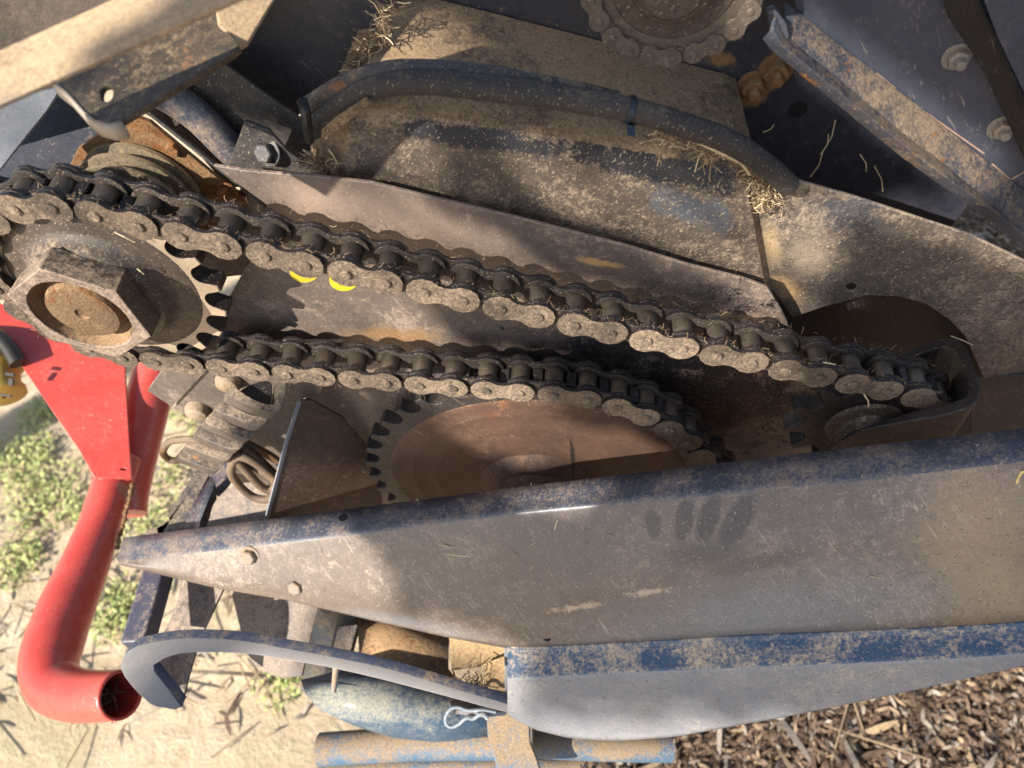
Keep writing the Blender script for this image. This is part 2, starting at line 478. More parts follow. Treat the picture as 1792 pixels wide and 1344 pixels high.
mb.build('worn_rim', M['tooth_edge'], t, bevel=.2, seg=1)
mb = MB(); c = (CL[0], 0, CL[1])
lathe(mb, c, (0, -1, 0), [(-7.8, 67), (-6.5, 65), (-5.5, 61), (-5, 54), (-4, 50), (2, 47), (5, 46), (7, 44.5), (7, .1)], 64)
mb.build('hub', M['sprocket'], t, smooth=True, angle=50)
NC = (-277, 113); rot = math.radians(31)
def hexr(y, r): return [Vector((NC[0]+r*math.cos(rot+a*math.pi/3), y, NC[1]+r*math.sin(rot+a*math.pi/3))) for a in range(6)]
mb = MB(); mb.cur = 1
loops = [hexr(-26, 45.5), list(reversed([Vector((NC[0]+33*math.cos(a*math.pi/16), -26, NC[1]+33*math.sin(a*math.pi/16))) for a in range(32)]))]
slab(mb, loops, Vector((0, 20, 0)), face_mi=0)
mb.build('hub_nut', [M['nut'], M['sprocket']], t, bevel=1.6, seg=2)
mb = MB()
lathe(mb, (NC[0], -12, NC[1]), (0, -1, 0), [(14, 33.5), (11, 32.5), (4, 30), (1, 27.5), (3, 25.5), (8, 24.8), (11, 23.5), (12.5, 20), (12, 5), (10.5, 4), (10, 1), (10, .1)], 48)
mb.build('shaft_end', M['orange_dirt'], t, smooth=True, angle=40)
# ---- big driven sprocket
M['big_face'] = grime('reddish_sprocket_face', (.045, .024, .017), (.09, .045, .028), dust=.36, rust=.34, speck=.3, scratch=.2, rough=.6, bump=.5, rustcol=(.19, .075, .03), dustcol=(.23, .14, .085),
    blobs=[blob(998, 758, 1006, 832, 7.6, 2.3, (.012, .009, .008), .95, .5, .4, 20), blob(830, 790, 905, 815, 7.6, 22, (.035, .022, .02), .8, .5, .8, 20)])
M['greasy_steel'] = grime('greasy_grey_steel', (.018, .016, .017), (.045, .042, .042), dust=.16, rust=.0, speck=.6, scratch=.4, rough=.28, metal=.3, bump=.9, film=.08)
t = thing('driven_sprocket', (CB[0], 14, CB[1]), 'wide reddish sprocket disc half hidden behind the guard flange', 'sprocket')
pb = min(pins, key=lambda p: abs(math.hypot(p[0]-CB[0], p[1]-CB[1])-RB)+abs(p[0]-60))
mb = MB(); mb.cur = 1
slab(mb, [gear_outline(RB, 39, 8.3, 5.0, phase_of(CB, pb), CB, 7.6, .30)], Vector((0, 13.6, 0)), face_mi=0)
mb.build('toothed_disc', [M['greasy_steel'], M['greasy_steel']], t, bevel=2.0, seg=3, angle=40)
mb = MB(); lathe(mb, (CB[0], 8, CB[1]), (0, -1, 0), [(0, 140), (.3, 139.5), (1.2, 136), (1.0, 131), (.8, 120), (1.1, 118.5), (.7, 117), (.6, 98), (.9, 96), (.5, 94), (.6, 60), (1, 55), (12, 46), (14, 42), (26, 40), (27, .1)], 72)
mb.build('hub', M['big_face'], t, smooth=True)
# ---- small idler
t = thing('idler_sprocket', (CI[0], 14, CI[1]), 'small black greasy idler sprocket inside the forked bracket at the right', 'sprocket')
mb = MB()
slab(mb, [gear_outline(RI, 13, 8.3, 7, phase_of(CI, min(pins, key=lambda p: math.hypot(p[0]-262, p[1]+12))), CI, 7.6)], Vector((0, 13.6, 0)))
mb.build('toothed_disc', M['greasy_steel'], t, bevel=1.2, seg=2, angle=50)
mb = MB(); lathe(mb, (CI[0], 7, CI[1]), (0, -1, 0), [(0, 30), (3, 29), (5, 22), (10, 21), (11, 24), (14, 24.5), (16, 22), (16.5, .1)], 40)
mb.build('bearing_hub', M['grime_brown'] if 'grime_brown' in M else M['sprocket'], t, smooth=True, angle=40)
# hidden lower sprocket that carries the loop behind the guard
t = thing('lower_sprocket', (CH[0], 14, CH[1]), 'greasy sprocket carrying the bottom of the chain behind the front guard', 'sprocket')
mb = MB()
slab(mb, [gear_outline(53.1, 13, 8.3, 7, .1, CH, 7.6)], Vector((0, 13.6, 0)))
mb.build('toothed_disc', M['greasy_steel'], t, bevel=1.2, seg=2, angle=50)
mb = MB(); lathe(mb, (CH[0], 7, CH[1]), (0, -1, 0), [(0, 26), (8, 25), (9, .1)], 32); mb.build('hub', M['sprocket'], t, smooth=True, angle=40)
# ---- upper chain round its own sprocket
CT = (111, 254); YT = 85
NT = 23; RT = 12.7/2/math.sin(math.pi/NT)
t = thing('upper_sprocket', (CT[0], YT, CT[1]), 'dusty brown sprocket with a round shaft end at the top edge of the picture', 'sprocket')
ph = math.radians(-90)
mb = MB(); slab(mb, [gear_outline(RT, NT, 4.1, 2.6, ph, CT, YT+3.6)], Vector((0, 7, 0)))
mb.build('toothed_disc', M['old_chain'], t, bevel=.5, seg=1, angle=50)
mb = MB(); lathe(mb, (CT[0], YT+3.6, CT[1]), (0, -1, 0), [(0, 36), (1, 35), (1.2, 32), (1.5, 26), (5, 25), (6, 24), (6, 21), (10, 21), (11, 20), (11.2, .1)], 48)
mb.build('hub', M['sprocket'], t, smooth=True, angle=40)
mb = MB(); lathe(mb, (CT[0]-2, YT-8, CT[1]+1), (0, -1, 0), [(0, 17), (5, 17), (6.5, 15.5), (6.6, 3), (5, 2.5), (5, .1)], 36)
mb.build('shaft_end', M['sprocket'], t, smooth=True, angle=40)
rt = thing('upper_chain', (0, YT, 0), 'thin dull brown roller chain wrapped under the sprocket at the top edge', 'chain')
tp = [(CT[0]+RT*math.cos(ph+2*math.pi*(k+.0)/NT), CT[1]+RT*math.sin(ph+2*math.pi*k/NT)) for k in range(-6, 8)]
tp = [(tp[0][0]-math.cos(math.radians(15))*12.7*k, tp[0][1]+12.7*k*.95) for k in range(5, 0, -1)] + tp
make_chain(rt, tp, 12.7, .5, (M['old_chain'], M['old_chain'], M['old_chain']), M['old_chain'], closed=False)
# ================================================================= guards, housings and plates
def interp(pts, x):
    if x <= pts[0][0]: a, b = pts[0], pts[1]
    elif x >= pts[-1][0]: a, b = pts[-2], pts[-1]
    else:
        for a, b in zip(pts, pts[1:]):
            if a[0] <= x <= b[0]: break
    return a[1]+(b[1]-a[1])*(x-a[0])/(b[0]-a[0])
BA = Vector((0, -1, 0))
# ---- front guard
gY = -70
fl_in = [(214, 941), (600, 892), (900, 853), (1500, 782), (1792, 750), (1920, 735)]
bend = [(204, 980), (600, 935), (900, 897), (1500, 837), (1800, 801), (1920, 788)]
blue_t = [(211, 989), (380, 1030), (500, 1050), (634, 1082), (785, 1116), (888, 1135), (930, 1137), (1100, 1129), (1300, 1117), (1500, 1109), (1690, 1101), (1920, 1085)]
blue_b = [(888, 1188), (1100, 1177), (1300, 1169), (1500, 1161), (1700, 1151), (1920, 1134)]
flap = [(888, 1250), (930, 1276), (1000, 1293), (1080, 1297), (1180, 1290), (1400, 1250), (1600, 1208), (1792, 1165), (1920, 1140)]
crease = [(211, 985), (380, 1022), (520, 1040), (700, 1070), (900, 1085), (1100, 1035), (1250, 1000), (1500, 950), (1800, 880), (1920, 855)]
zb = V(896, 897, gY).z
_a, _b = V(204, 980, gY), V(1920, 788, gY)
_n = (_b-_a).normalized().cross(Vector((0, -math.sin(math.radians(35)), -math.cos(math.radians(35))))).normalized()
if _n.dot(CAM-_a) < 0: _n = -_n
gB = (_a, _n)
mg = [blob(1206, 862, 1190, 948, gB, 7.5, (.060, .046, .042), .9, .25, .3), blob(1256, 858, 1224, 952, gB, 8.5, (.060, .046, .042), .9, .25, .3),
      blob(1322, 858, 1262, 955, gB, 10, (.060, .046, .042), .9, .25, .3), blob(1138, 880, 1150, 948, gB, 7, (.065, .05, .045), .8, .35, .4),
      blob(1140, 975, 1320, 955, gB, 12, (.075, .058, .052), .8, .4, .6), blob(1230, 1000, 1430, 960, gB, 9, (.075, .058, .052), .7, .4, .6),
      blob(1090, 1036, 1210, 1022, gB, 3.2, (.55, .41, .28), .85, 2., .5), blob(965, 1064, 1045, 1052, gB, 3.0, (.55, .40, .26), .85, 2., .5),
      blob(950, 1120, 1800, 1000, gB, 42, (.21, .215, .22), .7, .5, .8), blob(560, 1062, 900, 1118, gB, 12, (.22, .22, .23), .6, .4, .9), blob(1600, 830, 1800, 960, gB, 60, (.34, .23, .13), .8, .5, 1.), blob(1600, 1030, 1900, 1000, gB, 90, (.36, .26, .155), .8, .5, 1.)]  # bluish grey ovals tint the lower face, tan ones the right end
GST = (PL(1010, 1130, gB)-PL(840, 900, gB)).normalized()
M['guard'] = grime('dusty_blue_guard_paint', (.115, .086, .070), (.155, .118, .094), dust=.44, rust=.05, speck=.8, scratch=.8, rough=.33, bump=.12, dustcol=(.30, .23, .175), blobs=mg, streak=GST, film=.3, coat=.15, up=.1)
M['guard_blue'] = grime('bare_blue_edge_paint', (.034, .041, .060), (.052, .064, .092), dust=.52, rust=.10, speck=.8, scratch=.2, rough=.30, bump=.15, dustcol=(.22, .165, .125), rustcol=(.22, .11, .05), coat=.4, film=.3, up=.0, scale=2.4,
    blobs=[blob(1300, 790, 1800, 745, (Vector((0, -60, zb)), Vector((0, 0, 1))), 16, (.16, .105, .06), .7, .7, .6, 30), blob(980, 840, 1450, 790, (Vector((0, -60, zb)), Vector((0, 0, 1))), 16, (.06, .06, .075), .6, .5, .6, 30)])
M['guard_step'] = grime('blue_step_paint_with_sand', (.035, .080, .145), (.055, .11, .18), dust=.47, rust=.0, speck=.9, scratch=.2, rough=.4, bump=.2, dustcol=(.60, .44, .29), film=.1, up=.1, scale=2.2)
M['guard_low'] = grime('pale_blue_grey_guard_paint', (.18, .19, .215), (.25, .25, .25), dust=.44, rust=.0, speck=.9, scratch=.6, rough=.4, bump=.12, dustcol=(.42, .36, .29), film=.35, up=.0, coat=.1)
tg = thing('front_guard', tuple(V(896, 1100, -90)), 'big dusty blue grey sheet metal guard across the bottom with a blue folded top flange', 'guard panel')
XS = [204+(1920-204)*i/60 for i in range(61)]
def row(poly, yy, x0=204, xs=None):
    out = []
    for x in (xs or XS):
        t = (x-204)/(1920-204); xx = x0+(1920-x0)*t if xs is None else x
        y = yy(xx) if callable(yy) else yy
        out.append(V(xx, interp(poly, xx), y))
    return out
def lerp_rows(a, b, t): return [p*(1-t)+q*t for p, q in zip(a, b)]
r_in = [H(214+(1920-214)*(x-204)/1716, interp(fl_in, 214+(1920-214)*(x-204)/1716), 0) for x in XS]
r_b = row(bend, gY)
# the flange is level: carry its inner edge back on a level plane through the bend line
r_in = []
for x, pb_ in zip(XS, r_b):
    xx = 216+(1920-216)*(x-204)/1716
    r_in.append(H(xx, interp(fl_in, xx), pb_.z+.5))
ys_c = lambda x: -70-4*min(1, max(0, (x-211)/600))
ys_t = lambda x: -70-22*min(1, max(0, (x-211)/680))
TL = math.radians(35)
gd_ = (r_b[-1]-r_b[0]).normalized(); gn = gd_.cross(Vector((0, -math.sin(TL), -math.cos(TL)))).normalized()
if gn.dot(CAM-r_b[0]) < 0: gn = -gn
GP = (r_b[0].copy(), gn)
def prow(poly, pl, x0=204, xs=None, lift=0):
    out = []
    for x in (xs or XS):
        xx = x0+(1920-x0)*(x-204)/(1920-204) if xs is None else x
        out.append(PL(xx, interp(poly, xx), (pl[0]+pl[1]*lift, pl[1])))
    return out
r_c = prow(crease, GP, 208, lift=5); r_t = prow(blue_t, GP, 212)
mb = MB()
rows = [r_in, lerp_rows(r_in, r_b, .5)]
# rounded bend
def rnd(pa, pb_, pc, k=4, r=4.0):
    out = [[] for _ in range(k+1)]
    for a, b, c in zip(pa, pb_, pc):
        u = (a-b).normalized(); v = (c-b).normalized()
        s, e = b+u*min(r, (a-b).length*.4), b+v*min(r, (c-b).length*.4)
        for j in range(k+1):
            t = j/k; out[j].append(s*(1-t)**2+b*2*t*(1-t)+e*t*t)
    return out
rb = rnd(r_in, r_b, r_c)
mb.cur = 1; loft(mb, rows+rb[:4])
mb.cur = 0
low = [lerp_rows(rb[4], r_c, t) for t in (.0, .25, .5, .75)]
mid = [lerp_rows(r_c, r_t, t) for t in (0.1, .3, .6, .85, 1)]
loft(mb, [rb[3]]+low+mid)
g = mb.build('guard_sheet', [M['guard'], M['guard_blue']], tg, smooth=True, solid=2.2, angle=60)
# weld the seam between the flange and the face
bm = bmesh.new(); bm.from_mesh(g.data); bmesh.ops.remove_doubles(bm, verts=bm.verts, dist=.00002); bmesh.ops.recalc_face_normals(bm, faces=bm.faces)
bm.normal_update()
if sum((1 if f.normal.y < 0 else -1) for f in bm.faces) < 0: bmesh.ops.reverse_faces(bm, faces=bm.faces)
bm.to_mesh(g.data); bm.free()
X2 = [888+(1920-888)*i/40 for i in range(41)]
q_t = prow(blue_t, GP, xs=X2)
q_b = []
for x, p in zip(X2, q_t): q_b.append(H(x, interp(blue_b, x), p.z-3))
FPL = plane3(q_b[0], q_b[-1], q_b[0]+Vector((0, -math.sin(TL*.7), -math.cos(TL*.7))))
q_f = [PL(x, interp(flap, x), FPL) for x in X2]
mb = MB(); mb.cur = 0
ra = rnd([p+Vector((0, 0, 8)) for p in q_t], q_t, q_b, 3, 3.0); rb2 = rnd(q_t, q_b, q_f, 4, 3.5)
loft(mb, ra+rb2[:3]); mb.cur = 1
loft(mb, [rb2[2]]+rb2[3:]+[lerp_rows(rb2[4], q_f, t) for t in (.3, .6, .95, 1)])
g2 = mb.build('guard_lower_flap', [M['guard_step'], M['guard_low']], tg, smooth=True, solid=2.2, angle=60)
bm = bmesh.new(); bm.from_mesh(g2.data); bmesh.ops.remove_doubles(bm, verts=bm.verts, dist=.00002); bmesh.ops.recalc_face_normals(bm, faces=bm.faces); bm.normal_update()
if sum((1 if f.normal.y < 0 else -1) for f in bm.faces) < 0: bmesh.ops.reverse_faces(bm, faces=bm.faces)
bm.to_mesh(g2.data); bm.free()
M['bolt'] = grime('zinc_bolt', (.20, .19, .18), (.30, .28, .26), dust=.5, rust=.1, speck=.6, scratch=.2, rough=.4, metal=.5, bump=.4)
for px, py in ((440, 971), (521, 1024)):
    hexbolt(PL(px, py, GP)+gn*.3*(px-211)/100, gn, 7.2, 6.5, M['bolt'], tg, rot=random.random())
M['hole'] = plain('opening_shade_black', (.004, .004, .005), .9)  # flat black stands in for the shade inside openings
def painted_hole(px, py, pl, r, parent, name='hole'):
    c = PL(px, py, pl)+pl[1]*.25; mb = MB()
    u, v, n = frame(pl[1]); mb.add([c+(u*math.cos(a)+v*math.sin(a))*r for a in (math.pi*2*k/20 for k in range(20))]+[c-n*.2+(u*math.cos(a)+v*math.sin(a))*r for a in (math.pi*2*k/20 for k in range(20))], [list(range(20)), list(range(39, 19, -1))]+[[k, (k+1) % 20, 20+(k+1) % 20, 20+k] for k in range(20)])
    return mb.build(name, M['hole'], parent)
painted_hole(599, 906, (Vector((0, -60, r_b[14].z+.8)), Vector((0, 0, 1))), 3.4, tg)
painted_hole(957, 1116, (GP[0]+gn*1.2, gn), 3.4, tg)
# yellow outlined decal at the right edge
def flatloop(pts, pl, lift): return [PL(x, y, pl)+pl[1]*lift for x, y in pts]
M['decal_yel'] = plain('faded_yellow_print', (.72, .55, .18), .5); M['decal_red'] = plain('faded_red_print', (.32, .07, .035), .5)
M['notch'] = M['hole']
plate('notch', M['hole'], [(900, 1146), (906, 1138), (932, 1139), (924, 1160), (912, 1172), (911, 1186), (901, 1190), (894, 1180)], (GP[0]+gn*.6, gn), .5, tg, bevel=0)  # black plate painted in for a shaded gap
pl = (GP[0]+gn*2.2, gn)
rr_ = smooth_loop([(1777, 845), (1784, 828), (1800, 822), (1905, 812), (1905, 872), (1800, 886), (1776, 886), (1774, 870)], 3)
cx_, cy_ = 1838, 852
inn = [(cx_+(x-cx_)*.93, cy_+(y-cy_)*.88) for x, y in rr_]
mb = MB(); slab(mb, [flatloop(rr_, pl, .5), list(reversed(flatloop(inn, pl, .5)))], -gn*.4); mb.build('decal_border', M['decal_yel'], tg)
mb = MB(); slab(mb, [flatloop([(cx_+(x-cx_)*.90, cy_+(y-cy_)*.5-(-10)) for x, y in rr_], pl, .5)], -gn*.3); mb.build('decal_field', M['decal_red'], tg)

# ---- inner shield (tan topped plate behind the chain)
ys = 50
ib = [blob(560, 330, 900, 440, ys, 38, (.36, .255, .19), .7, .4, .9), blob(450, 320, 640, 380, ys, 30, (.40, .28, .205), .7, .3, .9),
      blob(990, 450, 1110, 470, ys, 4.5, (.55, .32, .12), .85, .9, .5), blob(600, 590, 790, 585, ys, 14, (.36, .20, .07), .7, 1., .8),
      blob(900, 590, 1300, 620, ys, 44, (.012, .012, .016), .92, .6, .6), blob(1060, 500, 1360, 550, ys, 22, (.03, .032, .04), .7, 1., .7),  # black ovals paint in the cavity's shade along with its grease
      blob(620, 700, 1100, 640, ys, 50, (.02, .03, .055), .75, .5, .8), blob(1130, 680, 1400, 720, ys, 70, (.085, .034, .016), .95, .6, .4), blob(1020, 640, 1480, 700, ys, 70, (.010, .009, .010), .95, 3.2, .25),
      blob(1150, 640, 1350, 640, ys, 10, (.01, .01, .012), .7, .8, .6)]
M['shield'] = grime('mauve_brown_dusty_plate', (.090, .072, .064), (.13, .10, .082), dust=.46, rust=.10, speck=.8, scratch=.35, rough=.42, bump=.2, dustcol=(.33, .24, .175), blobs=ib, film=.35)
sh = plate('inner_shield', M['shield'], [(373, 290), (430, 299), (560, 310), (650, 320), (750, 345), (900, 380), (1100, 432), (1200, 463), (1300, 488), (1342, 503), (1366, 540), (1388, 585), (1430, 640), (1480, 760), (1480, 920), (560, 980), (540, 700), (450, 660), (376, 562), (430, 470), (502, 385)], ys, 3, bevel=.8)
tag(sh, 'flat tan and black metal plate standing directly behind the long chain', 'shield plate')
M['sticker'] = grime('yellow_sticker_print', (.50, .38, .015), (.58, .45, .02), dust=.42, rust=0, speck=.6, scratch=.3, rough=.5, bump=.1, film=.12)
for px, py, k in ((533, 474, 0), (602, 489, 1)):
    o = [(px+26*math.cos(a), py+20*math.sin(a)) for a in (math.pi*2*i/28 for i in range(28))]
    mb = MB(); slab(mb, [flatloop(o, YP(ys), .35)], BA*-.3); mb.build('yellow_sticker', M['sticker'], sh)

# ---- big folded housing behind
yh = 66
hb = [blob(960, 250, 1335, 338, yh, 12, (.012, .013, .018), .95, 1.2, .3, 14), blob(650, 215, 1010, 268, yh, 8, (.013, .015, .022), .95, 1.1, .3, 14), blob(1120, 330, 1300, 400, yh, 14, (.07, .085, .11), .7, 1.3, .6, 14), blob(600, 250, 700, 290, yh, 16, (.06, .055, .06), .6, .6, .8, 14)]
M['housing'] = grime('brown_dusty_housing', (.050, .040, .034), (.085, .062, .048), dust=.54, rust=.16, speck=1., scratch=.2, rough=.5, bump=.5, dustcol=(.31, .23, .15), blobs=hb, film=.42, up=.25)
M['housing_top'] = grime('ochre_dusty_housing_top', (.055, .038, .026), (.10, .07, .042), dust=.60, rust=.16, speck=1., scratch=.15, rough=.6, bump=.6, dustcol=(.27, .18, .10), film=.4, up=.1)
th = thing('feed_housing', tuple(V(1000, 450, 100)), 'large folded steel housing caked in brown dust behind the hoses', 'machine housing')
# rows: back top edge, ridge, foot
ridge = [(575, 300), (600, 205), (650, 185), (740, 180), (1000, 215), (1200, 262), (1305, 300)]
top_b = [(690, -10), (760, 5), (1050, 62), (1240, 118)]
# corner points in space
A0, A1 = V(618, 208, yh), V(1302, 298, yh)           # ridge ends
zr = lambda t: A0.z+(A1.z-A0.z)*t
mb = MB()
cols = 40; R0 = []; R1 = []; R2 = []
for i in range(cols+1):
    t = i/cols
    x = 618+(1302-618)*t; yr = 188+(298-188)*t**1.15
    p = V(x, yr, yh); R1.append(p)
    xb = 700+(1262-700)*t; yb = -16+(128+16)*t**1.05
    R0.append(V(xb, yb, 150))
    xf = 590+(1350-590)*t; R2.append(V(xf, 330+(560-330)*t, yh))
rr3 = rnd(R0, R1, R2, 6, 16)
mb.cur = 1; loft(mb, [R0, lerp_rows(R0, R1, .33), lerp_rows(R0, R1, .66)]+rr3[:4])
mb.cur = 0; loft(mb, [rr3[3]]+rr3[4:]+[lerp_rows(R1, R2, .5), R2])
hs = mb.build('housing_shell', [M['housing'], M['housing_top']], th, smooth=True, angle=80)
bm = bmesh.new(); bm.from_mesh(hs.data); bmesh.ops.remove_doubles(bm, verts=bm.verts, dist=.00002); bmesh.ops.recalc_face_normals(bm, faces=bm.faces); bm.to_mesh(hs.data); bm.free()
# left end wall
mb = MB(); e0 = [R0[0], rr3[0][0], rr3[3][0], rr3[6][0], R2[0]]
e1 = [V(655, -12, 150), V(565, 195, 100), V(548, 215, 90), V(540, 240, 84), V(560, 330, 80)]
loft(mb, [e0, e1]); mb.build('housing_end', M['housing_top'], th, smooth=True)
# right end wall running back to the blue panel
mb = MB(); e0 = [R0[-1], rr3[0][-1], rr3[3][-1], rr3[6][-1], R2[-1]]
e1 = [p+Vector((9, 16, -4)) for p in e0]
loft(mb, [e0, e1]); mb.build('housing_end', M['housing_top'], th, smooth=True)
# seam flange under the housing at the right: the cover plate
yc = 74
cb = [blob(1330, 330, 1400, 330, yc, 18, (.17, .105, .055), .7, .6, .7), blob(1345, 470, 1400, 540, yc, 12, (.40, .24, .11), .7, .8, .8), blob(1340, 380, 1360, 480, yc, 9, (.55, .38, .2), .8, .6, .8),
      blob(1400, 340, 1560, 400, yc, 18, (.05, .055, .07), .7, 1., .6), blob(1350, 430, 1470, 470, yc, 26, (.42, .32, .22), .5, .8, .9)]  # pale ovals paint the sunlit streak into the plate's left end
M['cover'] = grime('speckled_brown_cover_paint', (.050, .043, .040), (.085, .070, .060), dust=.48, rust=.12, speck=1., scratch=.2, rough=.42, bump=.35, dustcol=(.30, .225, .155), blobs=cb, film=.42)
cov = [(1298, 262), (1345, 290), (1400, 318), (1500, 346), (1620, 386), (1700, 412), (1792, 456), (1960, 540), (1960, 640), (1792, 650), (1722, 662), (1712, 640), (1690, 590), (1662, 560), (1620, 532), (1570, 519), (1520, 517), (1440, 538), (1388, 556), (1345, 500)]
cv = plate('cover_plate', M['cover'], cov, yc, 3, holes=[px_circle(1490, 503, 9, 16, 7.5)], bevel=.8)
tag(cv, 'long speckled brown cover plate with a round hole and an arched cut out', 'cover plate')
# cavity behind the idler and its fork
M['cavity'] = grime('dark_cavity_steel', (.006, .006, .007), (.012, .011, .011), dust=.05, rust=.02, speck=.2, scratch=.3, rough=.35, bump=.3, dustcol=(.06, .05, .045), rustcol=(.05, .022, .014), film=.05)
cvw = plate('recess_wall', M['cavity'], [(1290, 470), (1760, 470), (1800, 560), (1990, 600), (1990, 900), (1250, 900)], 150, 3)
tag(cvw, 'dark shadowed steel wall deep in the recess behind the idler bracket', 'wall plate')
M['bracket'] = grime('dark_brown_bracket_steel', (.022, .018, .016), (.040, .030, .026), dust=.26, rust=.08, speck=.6, scratch=.3, rough=.45, bump=.4, dustcol=(.13, .10, .08), rustcol=(.08, .04, .025), film=.06)
tb = thing('idler_bracket', tuple(V(1690, 700, 10)), 'thick dark U shaped steel fork holding the small idler sprocket', 'bracket')
yb0, yb1 = -22, 45
oz = [(1452, 800), (1462, 770), (1490, 750), (1530, 735), (1600, 715), (1660, 700), (1700, 690)]
TPL = plane3(V(1470, 770, -14), V(1700, 702, -14), V(1690, 607, 45))
outer = [(1453, 783), (1470, 768), (1510, 753), (1577, 739), (1644, 729), (1694, 714), (1712, 700), (1718, 680), (1709, 651), (1694, 611), (1676, 592), (1650, 590), (1560, 622)]
inner = [(1564, 633), (1650, 606), (1671, 612), (1692, 660), (1696, 682), (1690, 694), (1661, 705), (1610, 716), (1527, 741), (1490, 752), (1466, 776)]
mb = MB(); slab(mb, [[PL(x, y, TPL) for x, y in outer+inner]], Vector((0, 0, -95))); mb.build('strap', M['bracket'], tb, bevel=1.3)
rp = plate('lower_cover_plate', M['bracket'], [(1700, 662), (1990, 640), (1990, 800), (1700, 800)], 92, 3)
tag(rp, 'plain dark brown plate below the cover plate at the right edge', 'cover plate')

# ---- blue side panel behind at upper right
yp = 152
bb = [blob(1330, 110, 1390, 130, yp, 18, (.30, .15, .05), 1., .5, .25, 20), blob(1300, 140, 1330, 185, yp, 11, (.27, .15, .06), 1., .5, .3, 20), blob(1230, 95, 1290, 110, yp, 7, (.25, .14, .06), .9, .7, .4, 20)]
M['panel'] = grime('dark_blue_panel_paint', (.018, .023, .036), (.030, .033, .045), dust=.22, rust=.06, speck=.15, scratch=.5, rough=.33, bump=.08, dustcol=(.26, .19, .15), blobs=bb, film=.15)
pn = plate('side_panel', M['panel'], [(620, -60), (1960, -60), (1960, 120), (1800, 330), (1700, 352), (1662, 402), (1620, 560), (1290, 470), (1180, 300), (900, 200), (620, 20)], yp, 3)
painted_hole(1396, 191, YP(yp), 6.6, pn)
tag(pn, 'dark blue painted side panel with a small round hole beside the upper chain', 'side panel')
M['rusty'] = grime('orange_rusty_steel', (.20, .10, .04), (.28, .15, .06), dust=.55, rust=.6, speck=.8, scratch=0, rough=.85, bump=1.4, dustcol=(.32, .19, .09))
for i, (px, py) in enumerate(((1318, 150), (1357, 122))):
    b = hexbolt(V(px, py, yp-.5), (0, -1, 0), 8.5, 9, M['rusty'], None, stud=7)
    tag(b, ('rust caked bolt and nut, the lower left of the pair under the upper chain', 'rust caked bolt and nut, the upper right of the pair under the upper chain')[i], 'bolt', 'rusty bolts on the blue panel')
# stiffener channel and its panel
ya = 118
M['panel2'] = grime('slate_blue_panel_paint', (.028, .036, .056), (.045, .053, .074), dust=.22, rust=.14, speck=.15, scratch=.35, rough=.30, bump=.08, dustcol=(.24, .18, .14), film=.15, seed=3)
up_ = plate('slate_panel', M['panel2'], [(1378, -60), (1640, -60), (1660, 20), (1722, 110), (1792, 235), (1960, 480), (1960, 420), (1960, 540), (1792, 385), (1600, 210), (1440, 75), (1395, 30)], ya, 3)
tag(up_, 'slate blue panel with two hexagon bolts at the upper right', 'panel')
for px, py, r in ((1674, 98, 6.4), (1752, 222, 6.4)):
    hexbolt(V(px, py, ya-.2), (0, -1, 0), r, 7, M['bolt'], up_, stud=5, rot=random.random())
M['slate0'] = grime('grey_pipe_paint', (.05, .05, .052), (.09, .085, .08), dust=.3, rust=.05, speck=.4, scratch=.3, rough=.35, bump=.1)
M['orange_strip'] = plain('pale_scraped_line', (.34, .22, .16), .6)
for (x1, y1, x2, y2) in ((1585, 172, 1722, 268), (1534, 128, 1566, 154), (1736, 286, 1768, 314), (1768, 314, 1800, 296)):
    mb = MB(); a, b = V(x1, y1, ya), V(x2, y2, ya); boxb(mb, a+BA*.1, (b-a), BA.cross(b-a), BA, (b-a).length, 1.1, .5); mb.build('scraped_line', M['orange_strip'], up_)
tc = thing('stiffener_channel', tuple(V(1560, 200, ya-10)), 'long folded blue steel channel with orange dirt, running diagonally at the upper right', 'channel')
M['chan'] = grime('blue_channel_with_dirt', (.032, .038, .055), (.05, .052, .065), dust=.47, rust=.36, speck=.7, scratch=.2, rough=.45, bump=.7, dustcol=(.22, .155, .10), film=.2, seed=5, scale=1.5)
mb = MB()   # face strip, standing off the panel; folded lip below
a = [(1372, 8), (1400, 30), (1440, 62), (1600, 185), (1800, 345), (1960, 470)]
b = [(1372, 62), (1380, 68), (1440, 112), (1600, 250), (1785, 398), (1940, 520)]
ra_ = [V(*p, ya-1) for p in a]; rb_ = [V(*p, ya-16) for p in b]; rc_ = [p+Vector((0, 2, -6)) for p in rb_]
loft(mb, [ra_, rb_, rc_]); mb.build('upper_leaf', M['chan'], tc, smooth=False, solid=2.5, bevel=.5)
mb = MB()
a = [(1341, 18), (1352, 10), (1372, 30), (1378, 58)]
c1 = [(1352, 14), (1372, 60), (1600, 250), (1772, 392), (1935, 528)]; c2 = [(1347, 52), (1364, 74), (1590, 262), (1762, 388), (1920, 530)]
loft(mb, [[V(*p, ya-14) for p in c1], [V(*p, ya-26) for p in c2], [V(*p, ya-26)+Vector((-1, 6, -7)) for p in c2]]); mb.build('lower_lip', M['chan'], tc, solid=2.5, bevel=.5)
plm = plate('end_lug', M['chan'], [(1341, 18), (1352, 12), (1376, 40), (1382, 66), (1370, 74), (1347, 52)], ya-20, 3, tc)
